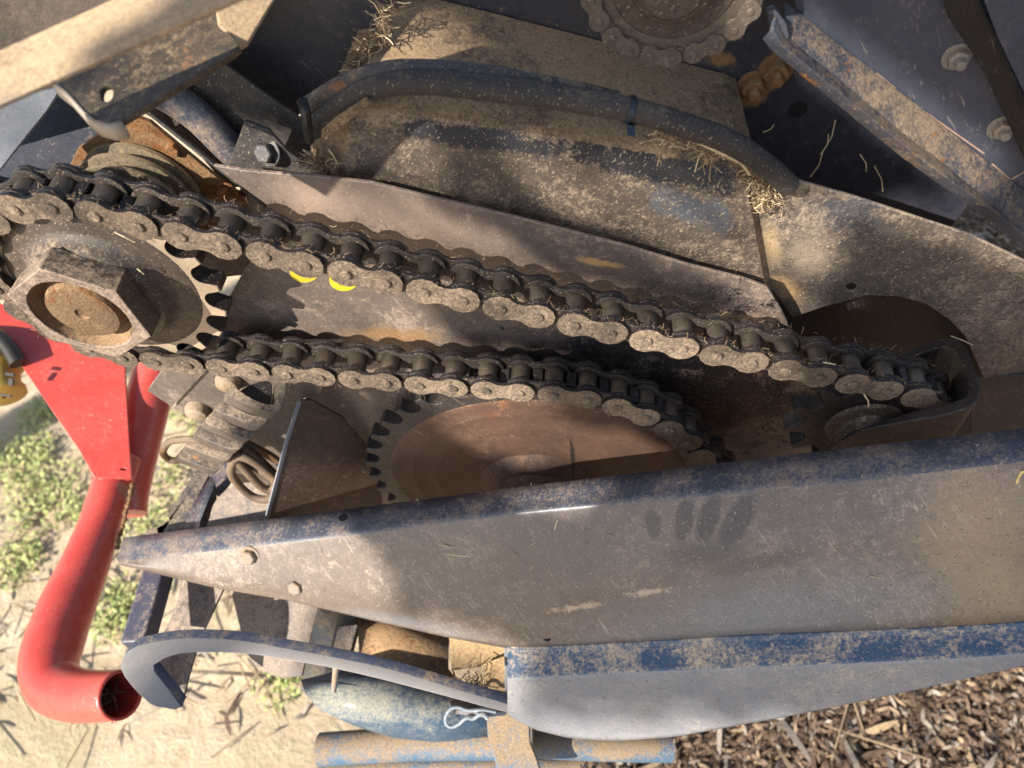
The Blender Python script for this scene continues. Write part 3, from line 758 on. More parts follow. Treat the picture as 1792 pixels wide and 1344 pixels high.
# dark bar and far right panel
db = plate('dark_angle_bar', M['cavity'], [(1636, -60), (1700, -60), (1712, 0), (1745, 70), (1800, 190), (1960, 420), (1960, 500), (1792, 275), (1722, 125), (1660, 30)], ya-8, 5)
tag(db, 'narrow black steel bar running diagonally past the two hexagon bolts', 'bar')
fp = plate('corner_panel', M['panel2'], [(1700, -60), (1960, -60), (1960, 400), (1805, 190), (1748, 70)], ya-14, 3)
tag(fp, 'pale blue panel in the top right corner beyond the black bar', 'panel')

# ---- hoses over the ridge
M['hose'] = grime('dusty_black_hose', (.024, .021, .020), (.045, .038, .034), dust=.36, rust=.05, speck=.8, scratch=.1, rough=.7, bump=.5, dustcol=(.15, .115, .085), film=.2, up=.2)
M['hose2'] = grime('rusty_blue_hose', (.028, .027, .030), (.045, .040, .038), dust=.34, rust=.42, speck=.8, scratch=.1, rough=.6, bump=.6, rustcol=(.24, .11, .05), film=.3)
hp = [(548, 225, 70), (600, 180, 62), (660, 152, 55), (740, 143, 52), (830, 152, 50), (960, 168, 50), (1100, 192, 48), (1200, 220, 48), (1280, 250, 50), (1340, 290, 56), (1380, 325, 64)]
mb = MB(); tube(mb, [V(*p) for p in hp], 7.1, 20)
ho = mb.build('black_hose', M['hose'], None, smooth=True); tag(ho, 'thick dusty black hose lying along the housing ridge, cable tied in the middle', 'hose')
hp2 = [(540, 184, 72), (600, 148, 66), (670, 125, 62), (740, 121, 60), (840, 129, 60), (960, 150, 62), (1080, 176, 64)]
mb = MB(); tube(mb, [V(*p) for p in hp2], 5.6, 16)
h2 = mb.build('rusty_hose', M['hose2'], None, smooth=True); tag(h2, 'thinner rust spotted blue hose lying just above the black hose', 'hose')
M['tie'] = plain('black_cable_tie', (.02, .03, .04), .3)
a, b = V(1097, 191, 48), V(1103, 192.6, 48); ax = (b-a).normalized()
mb = MB(); lathe(mb, a, ax, [(0, 7.2), (0, 8.2), (3.2, 8.2), (3.2, 7.2)], 24); boxb(mb, a+Vector((0, -7, -7)), ax, (0, 1, 1), (0, -1, .3), 5, 6, 4)
mb.build('cable_tie', M['tie'], ho, smooth=True)
# wire clamp at the left end of the hoses
mb = MB(); tube(mb, [V(528, 175, 55), V(534, 195, 50), V(538, 220, 50), V(542, 245, 56)], 3.2, 8)
cl = mb.build('hose_clamp', M['cavity'], None, smooth=True); tag(cl, 'dark wire clip across the left ends of the two hoses', 'clip')
st = plate('short_steel_strip', M['housing_top'], [(563, 228), (590, 205), (640, 172), (650, 180), (600, 222), (572, 246), (562, 240)], 45, 2.5)
tag(st, 'small flat dusty steel strip under the left end of the hoses', 'strip')
mb = MB()

p = plate('tan_back_plate', M['shield'], [(330, 392), (400, 350), (430, 325), (520, 360), (520, 410), (440, 480), (384, 486), (345, 470)], 78, 3); tag(p, 'dusty tan plate glimpsed between the nut sprocket teeth and the shield plate', 'plate')
mb = MB(); lathe(mb, V(352, 470, 96), Vector((1, .35, .25)), [(0, 12), (0, 13), (42, 13), (42, 12)], 28)
p = mb.build('grey_pipe', M['slate0'], None, smooth=True); tag(p, 'short dark grey pipe behind the teeth of the nut sprocket', 'pipe')
# ================================================================= upper left corner
M['beam'] = grime('tan_worn_beam', (.15, .12, .09), (.22, .17, .12), dust=.55, rust=.10, speck=.5, scratch=.2, rough=.5, bump=.3, dustcol=(.42, .29, .17), scale=.8, film=.3)
tbm = thing('top_beam', tuple(D(150, 80, 330)), 'long tan dusty steel channel crossing the top left corner close to the lens', 'beam')
plb = plane3(D(0, 120, 330), D(400, -40, 330), D(0, 60, 338))
mb = MB(); A = [(-260, 300), (0, 183), (410, 0), (560, -66)]; Bm = [(-260, 190), (0, 70), (160, -2), (330, -80)]
mb = MB(); pa = [PL(*p, plb) for p in A]; pb2 = [PL(*p, plb) for p in Bm]
nb = plb[1]
loft(mb, [[p-nb*2 for p in pa], [p for p in pa], [p+nb*1.5+(q-p)*.12 for p, q in zip(pa, pb2)], [p+(q-p)*.55 for p, q in zip(pa, pb2)], [p+(q-p)*.60-nb*4 for p, q in zip(pa, pb2)], [q-nb*4 for q in pb2], [q-nb*12 for q in pb2]])
mb.build('channel', M['beam'], tbm, bevel=1.2, solid=3)
M['topbrown'] = grime('brown_rusty_plate', (.028, .020, .014), (.045, .032, .020), dust=.26, rust=.26, speck=.7, scratch=.3, rough=.5, bump=.35, dustcol=(.30, .20, .10), rustcol=(.26, .12, .05), film=.4,
                      blobs=[blob(186, 165, 200, 190, -40, 9, (.30, .19, .09), .9, .4, .5)])
plp = plane3(D(150, 190, 400), D(410, 90, 400), D(250, 20, 425))
bp = plate('brown_lug_plate', M['topbrown'], [(95, 140), (330, 20), (375, 20), (419, 82), (408, 92), (232, 200), (212, 212), (190, 216), (172, 212), (158, 200)], plp, 4, holes=[px_circle(186, 163, 11, 14, 15)], bevel=1, smooth_pts=0)
tag(bp, 'brown rusty plate with one hole and a pale edge under the tan beam', 'plate')
M['lightedge'] = grime('pale_metal_edge', (.30, .25, .20), (.38, .32, .26), dust=.4, rust=.1, speck=.5, rough=.4, bump=.2, scratch=.2)
mb = MB(); ee = [(92, 140), (118, 160), (150, 196), (168, 210), (192, 217), (214, 212)]
loft(mb, [[PL(x, y, plp)+plp[1]*.6 for x, y in ee], [PL(x-4, y+5, plp)-plp[1]*9 for x, y in ee]])
mb.build('bent_edge', M['lightedge'], bp, solid=1.5, smooth=True)
lb = plate('pale_bracket', M['beam'], [(372, -30), (520, -60), (477, 5), (434, 78), (424, 84), (414, 80), (382, 42)], plane3(D(420, 70, 410), D(470, 10, 415), D(380, 20, 405)), 4, bevel=1)
tag(lb, 'pale dusty bracket tip just right of the brown lug plate', 'bracket')
M['bluegrey'] = grime('blue_grey_plate_paint', (.045, .058, .078), (.075, .088, .108), dust=.32, rust=.06, speck=.3, scratch=.3, rough=.35, bump=.1, film=.3, dustcol=(.28, .23, .18), coat=.2, seed=2)
p = plate('pale_blue_plate', M['bluegrey'], [(-60, 165), (60, 160), (110, 150), (82, 195), (28, 262), (0, 298), (-60, 340)], plane3(D(0, 200, 470), D(100, 160, 470), D(0, 290, 480)), 3)
tag(p, 'pale blue grey plate at the far left under the tan beam', 'plate')
mb = MB()
p = plate('dark_blue_plate', M['panel'], [(-40, 300), (25, 262), (60, 150), (150, 140), (190, 230), (130, 330), (-40, 360)], plane3(D(0, 300, 545), D(150, 200, 545), D(100, 310, 540)), 3)
tag(p, 'dark blue plate in shade behind the left end of the long chain', 'plate')
p = plate('back_blue_plate', M['panel'], [(330, -60), (760, -60), (690, 12), (560, 175), (440, 260), (330, 200), (330, 60)], 135, 3)
tag(p, 'dark blue plate with chaff on it, left of the folded housing', 'plate')
M['slate'] = grime('dark_slate_paint', (.030, .030, .032), (.045, .043, .044), dust=.30, rust=.05, speck=.9, scratch=.2, rough=.45, bump=.2, film=.25)
p = plate('diagonal_dark_plate', M['slate'], [(240, 190), (330, 130), (392, 112), (430, 140), (548, 225), (600, 300), (400, 330), (330, 250)], 100, 3)
tag(p, 'dark slate plate running diagonally down from the brown lug plate', 'plate')
mb = MB(); tube(mb, [V(215, 125, 88), V(330, 190, 88), V(405, 262, 88), (V(450, 300, 88))], 11, 20)
p = mb.build('blue_tube', M['guard_blue'], None, smooth=True); tag(p, 'short blue tube with rust chips lying across the diagonal dark plate', 'tube')
mb = MB(); boxb(mb, V(230, 175, 78), V(425, 330, 78)-V(230, 175, 78), (0, -1, .3), (0, .3, 1), 108, 4, 4)
p = mb.build('flat_bar', M['slate'], None, bevel=.5); tag(p, 'thin dark flat bar between the blue tube and the rusty pulley plate', 'bar')
p = plate('nut_plate', M['slate'], [(428, 212), (470, 228), (500, 262), (530, 285), (600, 300), (560, 340), (396, 300)], 74, 3)
tag(p, 'small dark triangular plate carrying a hexagon nut left of the housing', 'plate')
hexbolt(V(470, 266, 73), Vector((-.2, -.9, .5)), 7, 8, M['slate'], p, washer=True, stud=0)
# rusty pulley plate and its pulley
p = plate('rusty_pulley_plate', M['rusty'], [(122, 290), (135, 262), (165, 240), (235, 205), (262, 215), (395, 325), (432, 350), (425, 400), (300, 420), (110, 340)], 74, 4)
tag(p, 'orange rusted mounting plate around the grooved pulley', 'plate')
hexbolt(V(303, 260, 73.5), BA, 5, 4, M['rusty'], p, washer=False)
hexbolt(V(398, 335, 73.5), BA, 6, 8, M['rusty'], p)
M['pulley'] = grime('brown_pulley', (.075, .058, .036), (.11, .085, .05), dust=.5, rust=.15, speck=.5, scratch=.1, rough=.5, bump=.3, dustcol=(.28, .20, .11), film=.4)
tp_ = thing('grooved_pulley', tuple(V(250, 345, 60)), 'brown grooved pulley on the rusted plate behind the long chain', 'pulley')
mb = MB(); lathe(mb, V(255, 335, 72), (0, -1, 0), [(0, 42), (3, 42), (5, 37), (9, 37), (11, 42), (14, 42), (16, 36), (20, 36), (22, 41), (25, 41), (26, 38), (26, 14)], 64)
mb.build('rim', M['pulley'], tp_, smooth=True, angle=40)
mb = MB(); lathe(mb, V(255, 335, 72), (0, -1, 0), [(25, 15), (29, 15), (30, 13), (30, .1)], 30); mb.build('hub', M['rusty'], tp_, smooth=True, angle=40)

# ================================================================= left: red frame, yellow guard
M['red'] = grime('faded_red_paint', (.50, .045, .032), (.56, .075, .055), dust=.17, rust=.14, speck=.5, scratch=.8, rough=.34, bump=.1, dustcol=(.55, .26, .19), film=.12, coat=.4, up=.2,
   blobs=[blob(212, 835, 226, 900, plane3(D(100, 640, 900), D(230, 640, 900), D(200, 830, 860)), 6, (.33, .2, .12), .8, .8, .5, 40)])
tr = thing('red_stand', tuple(D(120, 1150, 760)), 'red painted tube stand with a triangular gusset plate and a curved open ended foot', 'stand')
plg = plane3(D(0, 540, 905), D(225, 640, 905), D(195, 835, 850))
plate('gusset_plate', M['red'], [(-120, 430), (0, 530), (60, 560), (218, 636), (224, 740), (230, 838), (165, 836), (140, 790), (0, 585), (-150, 380)], plg, 5, tr, holes=[px_circle(216, 821, 6, 10, 2.2)], bevel=1.2)
mb = MB(); pts = [D(215, 800, 885), D(196, 850, 868), D(175, 915, 850), D(150, 985, 825), D(118, 1060, 795), D(96, 1120, 770), D(86, 1165, 752), D(96, 1200, 738), D(130, 1216, 722), D(170, 1218, 706), D(212, 1216, 690)]
rad = lambda t: interp([(0, 21), (.2, 21.5), (.4, 27.5), (.52, 28), (.7, 25), (1, 21.5)], t)
tube(mb, pts, rad, 32, cap=False, sm=6)
mb.build('bent_tube', M['red'], tr, smooth=True, solid=2.5, angle=60)
mb = MB(); tube(mb, [D(300, 540, 960), D(262, 690, 930), D(222, 850, 900), D(216, 900, 890)], 26, 28, cap=True)
mb.build('brace_tube', M['red'], tr, smooth=True, angle=60)
mb = MB(); wl = [D(x, y+random.uniform(-1, 1), 862+random.uniform(-1, 1)) for x, y in [(163+k*4.2, 836+(k%2)*1.5) for k in range(17)]]
tube(mb, wl, lambda t: 2.6+.9*math.sin(t*70), 8, sm=2); mb.build('weld_bead', M['red'], tr, smooth=True)
mb = MB(); wl = [D(233-k*2.2+random.uniform(-1.2, 1.2), 845+k*9, 858-k*1.6) for k in range(14)]
tube(mb, wl, lambda t: 2.2+1.0*math.sin(t*60), 8, sm=2); mb.build('dirt_seam', M['rusty'], tr, smooth=True)
M['yellow'] = grime('faded_yellow_plastic', (.34, .22, .025), (.42, .28, .04), dust=.42, rust=.0, speck=.8, scratch=.5, rough=.5, bump=.25, dustcol=(.25, .17, .08))
ty = thing('yellow_shaft_guard', tuple(D(10, 680, 880)), 'dirty yellow plastic drive shaft guard with black moulded marks at the left edge', 'shaft guard')
c0 = D(-26, 588, 900); ax = (D(18, 730, 870)-c0).normalized()
mb = MB(); lathe(mb, c0, ax, [(0, 20), (6, 25), (20, 30), (40, 32), (48, 31), (50, 28), (54, 24), (62, 21.5), (70, 21), (76, 24), (82, 24), (84, 19), (84, 2)], 40)
mb.build('cone', M['yellow'], ty, smooth=True, angle=40)
M['top_dark'] = grime('dark_brown_frame_steel', (.035, .025, .018), (.055, .038, .026), dust=.3, rust=.2, speck=.2, scratch=0, rough=.8, bump=.3)
p = plate('upper_frame_plate', M['top_dark'], [(-200, -120), (500, -120), (420, 60), (-200, 260)], plane3(D(0, 0, 480), D(400, 0, 470), D(0, 150, 490)), 4); tag(p, 'dark brown frame plate above the tan channel in the top left corner', 'plate')
M['ink'] = plain('black_print', (.015, .012, .008), .6)
for (x, y, w_, h_) in ((18, 654, 9, 3), (20, 668, 5, 8), (10, 690, 12, 2.4)):
    mb = MB(); cc = D(x, y, 851); boxb(mb, cc-Vector((w_/2, 0, 0)), (1, 0, -.3), (0, .8, .55), (0, -.58, .8), w_, h_, 2); mb.build('moulded_mark', M['ink'], ty)
mb = MB(); tube(mb, [D(-60, 580, 900), D(0, 592, 880), D(32, 636, 872)], 9, 12); p = mb.build('black_shield_rim', M['ink'], ty, smooth=True)

# ================================================================= clevis stack and its links
tw = thing('mounting_bracket', tuple(V(400, 740, 30)), 'flat brown two piece mounting bracket with rounded bolts under the lower chain', 'bracket')
M['brplate'] = grime('grey_brown_bracket', (.080, .066, .058), (.115, .092, .078), dust=.44, rust=.10, speck=.5, scratch=.4, rough=.42, bump=.15, dustcol=(.33, .25, .19), film=.4)
plm1 = YP(30)
plate('outer_strip', M['brplate'], [(258, 684), (290, 640), (330, 600), (400, 590), (362, 645), (300, 712)], plm1, 4, tw)
plm2 = YP(34)
plate('base_strip', M['brplate'], [(302, 714), (364, 646), (410, 600), (600, 600), (560, 690), (524, 700), (474, 900), (395, 830), (420, 770), (345, 740)], plm2, 4, tw)
M['domebolt'] = grime('tan_dusty_bolt', (.22, .155, .09), (.28, .2, .12), dust=.6, rust=.3, speck=.5, scratch=0, rough=.7, bump=.5)
for x, y in ((401, 664), (347, 714)):
    mb = MB(); lathe(mb, PL(x, y, plm2), plm2[1], [(0, 11), (4, 11), (8, 9.5), (10, 6), (10.5, .1)], 20); mb.build('round_bolt', M['domebolt'], tw, smooth=True)
M['clevis'] = grime('brown_grey_clevis', (.052, .043, .037), (.08, .065, .055), dust=.38, rust=.24, speck=.6, scratch=.3, rough=.45, bump=.3, rustcol=(.27, .11, .035), film=.35)
ts = thing('ribbed_buffer', tuple(V(400, 750, 0)), 'stack of six curved brown steel ribs hanging from the mounting bracket', 'buffer')
plU = plane3(V(405, 690, -14), V(480, 724, -26), V(470, 640, 14))
stepv = (V(309, 798, 6)-V(402, 682, -14))/5.4
ou = smooth_loop([(400, 688), (403, 678), (412, 679), (440, 697), (470, 708), (482, 704), (487, 690), (490, 668), (498, 662)], 3, False)
oo = smooth_loop([(500, 668), (499, 690), (492, 712), (480, 722), (455, 716), (425, 704), (401, 694)], 3, False)
for k in range(6):
    u0 = [PL(x, y, plU)+stepv*k for x, y in ou+oo]
    if k: 
        c = u0[0]; u0 = [c+(q-c)*(1.0) for q in u0]
    # a filled rib below the first open one
    if k == 0: lo = u0
    else: lo = [PL(x, y, plU)+stepv*k for x, y in smooth_loop([(400, 688), (404, 678), (430, 660), (470, 645), (496, 655), (499, 690), (492, 712), (480, 722), (455, 716), (425, 704), (401, 694)], 2)]
    mb = MB(); slab(mb, [lo], stepv*.42)
    mb.build('rib', M['clevis'], ts, bevel=.7)
mb = MB(); lo = [PL(x, y, plU)+stepv*.3 for x, y in smooth_loop([(424, 680), (445, 665), (475, 658), (484, 668), (481, 692), (474, 704), (455, 700), (434, 690)], 2)]
slab(mb, [lo], stepv*5.0); mb.build('core', M['grease'], ts, bevel=.5)
M['wire'] = grime('rusty_steel_link', (.10, .065, .042), (.17, .115, .07), dust=.3, rust=.55, speck=.6, scratch=0, rough=.6, bump=.5, rustcol=(.24, .12, .04))
def oval(pts, z, r, name, label, parent=None):
    P = [V(x, y, z_) for (x, y), z_ in zip(pts, z)]; r *= 1.12
    mb = MB(); tube(mb, P, r, 14, closed=True, sm=5)
    o = mb.build(name, M['wire'], parent, smooth=True)
    if label: tag(o, label, 'link')
    return o
oval([(290, 800), (286, 788), (300, 772), (345, 770), (372, 785), (340, 800), (305, 806)], [10, 8, 5, 3, 3, 6, 10], 3.0, 'wire_loop', 'rusty wire loop poking out at the left end of the ribbed buffer')
oval([(404, 820), (412, 842), (440, 868), (468, 874), (482, 862), (484, 846), (470, 828), (440, 806), (415, 800)], [-4, -7, -10, -12, -10, -6, -2, 0, 0], 3.6, 'oval_link', 'lowest rusty oval chain link beside the dark gusset')
oval([(380, 782), (415, 808), (455, 850), (474, 858), (482, 845), (462, 826), (430, 808), (402, 776)], [4, 0, -4, -4, 0, 4, 8, 8], 3.6, 'oval_link', 'middle rusty oval link threaded from the ribbed buffer through the lowest link')
oval([(410, 770), (450, 800), (484, 832), (500, 838), (504, 822), (470, 796), (432, 776), (418, 766)], [16, 14, 12, 14, 18, 20, 20, 18], 3.4, 'oval_link', 'rearmost rusty oval link reaching behind the dark gusset')
# ---- dark gusset
M['gusset'] = grime('dark_brown_gusset', (.030, .020, .018), (.055, .034, .028), dust=.33, rust=.25, speck=.4, scratch=.4, rough=.4, bump=.3, rustcol=(.11, .045, .025), film=.2)
plq = plane3(V(474, 905, -30), V(528, 700, 20), V(665, 860, 32))
p = plate('dark_gusset', M['gusset'], [(470, 905), (484, 850), (505, 770), (527, 702), (545, 700), (600, 730), (660, 800), (672, 900), (640, 1000), (450, 1000)], plq, 3)
tag(p, 'dark brown triangular gusset plate with a bright left edge between links and big sprocket', 'gusset')
mb = MB(); q = [(470, 905), (484, 850), (505, 770), (527, 702)]
loft(mb, [[PL(x, y, plq)+plq[1]*1 for x, y in q], [PL(x-5, y-2, plq)+plq[1]*1-Vector((0, 1, 0)) for x, y in q]])
M['bluepale'] = grime('pale_blue_edge_paint', (.16, .19, .24), (.22, .25, .3), dust=.4, rust=.05, speck=.4, rough=.4, bump=.1)
mb.build('flange_edge', M['bluepale'], p, solid=1.5)
p = plate('tan_wedge', M['beam'], [(640, 790), (652, 784), (690, 812), (680, 825)], 30, 6); tag(p, 'small tan wedge of metal at the left rim of the big sprocket', 'wedge')

# ================================================================= lower left assembly
M['hook'] = grime('smooth_grey_arm_paint', (.26, .245, .235), (.30, .28, .26), dust=.20, rust=.02, speck=.3, scratch=.2, rough=.36, bump=.06, dustcol=(.38, .29, .22), film=.25, coat=.15)
plh = plane3(D(230, 1180, 665), D(500, 1140, 680), D(300, 1235, 653))
M['arm_edge'] = grime('blue_arm_edge_paint', (.045, .065, .11), (.07, .09, .14), dust=.3, rust=.05, speck=.4, scratch=.2, rough=.35, bump=.1, film=.15)
hk = [(212, 1172), (214, 1152), (226, 1138), (250, 1128), (300, 1119), (355, 1117), (420, 1121), (500, 1135), (634, 1160), (720, 1182), (800, 1207), (900, 1236), (900, 1250), (800, 1224), (667, 1189), (570, 1167), (500, 1155), (430, 1144), (340, 1142), (300, 1148), (276, 1160), (270, 1175), (318, 1238), (285, 1239), (262, 1232), (228, 1198)]
hk = smooth_loop(hk, 2)
p = plate('curved_arm', [M['hook'], M['arm_edge']], hk, plh, 9, bevel=.6, back=Vector((-1, 10, -5)))
tag(p, 'smooth grey curved steel arm hooked at its left end, below the front guard', 'arm')
mb = MB(); tube(mb, [PL(588, 1160, plh)-plh[1]*4, D(584, 1212, 670)], lambda t: 3.4-1.2*t, 12, sm=0)
mb.build('peg', M['bluepale'], p, smooth=True)
M['navy'] = grime('navy_tube_paint', (.045, .05, .085), (.07, .065, .09), dust=.33, rust=.1, speck=.4, scratch=.3, rough=.4, bump=.15, film=.3)
mb = MB(); a, b = D(301, 960, 800), D(250, 1140, 730); boxb(mb, a, b-a, (1, .1, 0), (b-a).cross(Vector((1, .1, 0))), (b-a).length, 24, 22)
p = mb.build('square_tube', M['navy'], None, bevel=3, seg=3); tag(p, 'short navy square tube between the front guard and the curved arm', 'tube')
p = plate('thin_brown_plate', M['brplate'], [(330, 1000), (400, 1010), (350, 1115), (330, 1180), (316, 1238), (262, 1150), (300, 1080)], plane3(D(330, 1010, 800), D(390, 1020, 780), D(300, 1200, 760)), 3)
tag(p, 'thin brown plate behind the square tube seen through the curved arm', 'plate')
p = plate('round_ended_plate', M['brplate'], [(395, 1000), (420, 1100), (428, 1135), (445, 1165), (475, 1182), (500, 1187), (528, 1184), (545, 1110), (562, 1040), (560, 1000)], plane3(D(420, 1060, 840), D(555, 1060, 820), D(500, 1185, 810)), 4)
tag(p, 'dull brown plate with a rounded lower end hanging behind the curved arm', 'plate')
M['weath'] = grime('weathered_pale_blue_paint', (.16, .19, .21), (.28, .25, .20), dust=.50, rust=.20, speck=.8, scratch=.2, rough=.55, bump=.4, dustcol=(.40, .31, .20), film=.3, scale=1.5)
mb = MB(); rows = []
for px0, py0, px1, py1 in ((560, 1040, 525, 1210), (600, 1040, 560, 1215), (640, 1060, 600, 1215)):
    rows.append([D(px0, py0, 810), D((px0+px1)/2, (py0+py1)/2, 800), D(px1, py1, 790)])
for r_ in rows[1]: pass
rows[1] = [q+(CAM-q).normalized()*14 for q in rows[1]]
loft(mb, rows); p = mb.build('weathered_post', M['weath'], None, smooth=True, solid=3); tag(p, 'weathered pale blue post behind the curved arm', 'post')
p = plate('brown_fin', M['brplate'], [(592, 1097), (626, 1093), (622, 1110), (608, 1160), (580, 1150)], plane3(D(592, 1097, 775), D(626, 1093, 780), D(600, 1150, 770)), 3); tag(p, 'small brown upright fin against the weathered post', 'fin')
M['cast'] = grime('rusty_casting', (.16, .11, .075), (.22, .17, .13), dust=.55, rust=.5, speck=.9, scratch=0, rough=.75, bump=1.2, dustcol=(.36, .22, .11), film=.4,
    blobs=[])
mb = MB()
def curved(px_rows, zs, bulge):
    rows = []
    m = len(px_rows)
    for j, (r_, z) in enumerate(zip(px_rows, zs)):
        rows.append([D(x, y, z-bulge*math.sin(math.pi*j/(m-1))) for x, y in r_])
    return rows
loft(mb, curved([[(628, 1060), (720, 1085), (790, 1100)], [(626, 1100), (700, 1120), (785, 1135)], [(630, 1145), (700, 1160), (785, 1170)], [(650, 1180), (710, 1190), (800, 1190)]], [820, 815, 810, 810], 26))
p = mb.build('rusty_casting', M['cast'], None, smooth=True, solid=4, angle=70); tag(p, 'rounded rusty casting behind the curved arm under the guard', 'casting')
M['tan'] = grime('tan_sandy_plate', (.16, .105, .06), (.22, .15, .085), dust=.55, rust=.15, speck=.6, scratch=0, rough=.7, bump=.5, dustcol=(.40, .27, .14), film=.3)
p = plate('tan_folded_plate', M['tan'], [(784, 1090), (900, 1120), (888, 1150), (846, 1166), (790, 1174)], plane3(D(785, 1110, 760), D(885, 1140, 745), D(790, 1170, 750)), 4); tag(p, 'sandy tan folded plate next to the rusty casting', 'plate')
p = plate('tan_upright', M['tan'], [(845, 1162), (886, 1146), (900, 1150), (888, 1212), (856, 1224), (852, 1200)], plane3(D(845, 1160, 735), D(886, 1150, 730), D(870, 1215, 720)), 5); tag(p, 'short tan upright strip just left of the guard corner', 'strip')
p = plate('grey_corner_plate', M['guard_low'], [(882, 1130), (912, 1138), (905, 1180), (893, 1200), (884, 1215)], plane3(D(885, 1140, 720), D(910, 1140, 720), D(890, 1210, 710)), 3); tag(p, 'narrow grey plate edge in the notch of the guard', 'plate')
# blue curved shovel like body
M['bluebody'] = grime('mid_blue_worn_paint', (.030, .065, .115), (.05, .09, .135), dust=.42, rust=.04, speck=.5, scratch=.3, rough=.42, bump=.15, dustcol=(.26, .25, .20), film=.35, coat=.1)
mb = MB()
loft(mb, curved([[(528, 1196), (640, 1168), (740, 1186), (900, 1226)], [(535, 1215), (640, 1205), (740, 1222), (880, 1245)], [(560, 1240), (650, 1250), (740, 1262), (880, 1270)], [(620, 1262), (690, 1282), (760, 1290), (880, 1288)], [(660, 1272), (710, 1292), (770, 1300), (880, 1300)]], [760, 752, 752, 760, 775], 26))
p = mb.build('blue_scoop', M['bluebody'], None, smooth=True, solid=4, angle=70); tag(p, 'worn blue rounded metal body under the curved arm', 'scoop')
M['tubept'] = grime('sandy_blue_tube_paint', (.05, .12, .20), (.09, .15, .21), dust=.47, rust=.1, speck=.8, scratch=.2, rough=.5, bump=.4, dustcol=(.27, .19, .115), film=.3, scale=1.5)
mb = MB(); tube(mb, [D(560, 1312, 770), D(720, 1302, 760), D(870, 1300, 745)], 16, 20)
p = mb.build('left_tube', M['tubept'], None, smooth=True, angle=60); tag(p, 'sandy blue tube running left from the strap at the bottom edge', 'tube')
mb = MB(); tube(mb, [D(930, 1300, 745), D(1040, 1306, 750), D(1172, 1309, 760)], 13.6, 20)
p = mb.build('right_tube', M['tubept'], None, smooth=True, angle=60); tag(p, 'blue and sand coloured tube running right from the strap at the bottom edge', 'tube')
mb = MB(); tube(mb, [D(560, 1352, 770), D(720, 1345, 765), D(900, 1345, 750), D(1010, 1340, 760)], 10.5, 16)
p = mb.build('bottom_tube', M['tubept'], None, smooth=True, angle=60); tag(p, 'lowest blue tube cut off by the bottom edge of the picture', 'tube')
ta = thing('strap_bracket', tuple(D(890, 1300, 720)), 'sandy blue bent strap holding the two tubes at the bottom', 'bracket')
pls = plane3(D(860, 1250, 712), D(925, 1255, 708), D(900, 1340, 700))
plate('strap', M['tubept'], [(851, 1245), (870, 1238), (910, 1250), (926, 1262), (928, 1300), (940, 1330), (955, 1380), (880, 1380), (862, 1320), (853, 1285)], pls, 6, ta, bevel=1.2)
plate('latch_plate', M['bluepale'], [(786, 1226), (800, 1224), (885, 1232), (886, 1244), (848, 1248), (790, 1240)], plane3(D(790, 1230, 718), D(880, 1240, 710), D(800, 1226, 730)), 4, ta, bevel=.6)
mb = MB(); lathe(mb, D(831, 1216, 720), Vector((0, 0, 1)), [(-6, 5), (0, 5), (3, 3.5), (4, .1)], 16); mb.build('pin_head', M['rusty'], ta, smooth=True)
M['zinc'] = plain('zinc_plated_wire', (.62, .66, .66), .28, .6)
mb = MB(); rp_ = [(868, 1246), (845, 1242), (820, 1243), (803, 1238), (790, 1240), (781, 1252), (780, 1264), (788, 1272), (802, 1268), (816, 1257), (828, 1258), (838, 1252), (846, 1250), (853, 1258)]
tube(mb, [D(x, y, 684) for x, y in rp_], 1.6, 10, sm=5)
p = mb.build('hitch_clip', M['zinc'], None, smooth=True); tag(p, 'shiny zinc wire R shaped hitch clip hanging by the strap', 'hitch clip')
# torn rubber, blue shoe and disc above the guard's left end
M['rubber'] = grime('torn_dark_rubber', (.04, .038, .04), (.07, .065, .065), dust=.4, rust=.0, speck=.8, scratch=.3, rough=.6, bump=.9, dustcol=(.26, .20, .14), scale=1.4)
rag = [(250, 935), (262, 925), (275, 922), (283, 914), (296, 912), (292, 900), (300, 893), (298, 884), (310, 876), (318, 860), (330, 845), (340, 820), (352, 800), (372, 800), (366, 830), (350, 862), (340, 880), (332, 905), (325, 935), (300, 980), (255, 975)]
p = plate('torn_rubber_flap', M['rubber'], rag, plane3(D(300, 910, 810), D(350, 830, 840), D(330, 930, 800)), 4, bevel=.8); tag(p, 'torn dark rubber flap with ragged edge above the left end of the guard', 'rubber flap')
mb = MB(); loft(mb, curved([[(318, 960), (330, 905), (372, 835)], [(345, 960), (352, 910), (378, 850)], [(378, 960), (372, 915), (376, 870)]], [800, 797, 797], 10))
p = mb.build('blue_shoe', M['guard_blue'], None, smooth=True, solid=3); tag(p, 'small blue curved shoe between the torn rubber and the pale disc', 'shoe')
p = plate('blue_lug', M['navy'], [(366, 800), (400, 806), (412, 830), (400, 850), (382, 870), (366, 850)], plane3(D(366, 800, 820), D(410, 820, 820), D(375, 860, 810)), 4, bevel=1); tag(p, 'dark blue lug above the pale disc', 'lug')
p = plate('pale_disc', M['brplate'], smooth_loop([(366, 960), (367, 905), (378, 875), (404, 852), (440, 844), (480, 855), (500, 900), (500, 980)], 3), plane3(D(370, 900, 776), D(480, 870, 770), D(420, 930, 768)), 3, bevel=1); tag(p, 'pale brown rounded disc edge beside the oval links', 'disc')
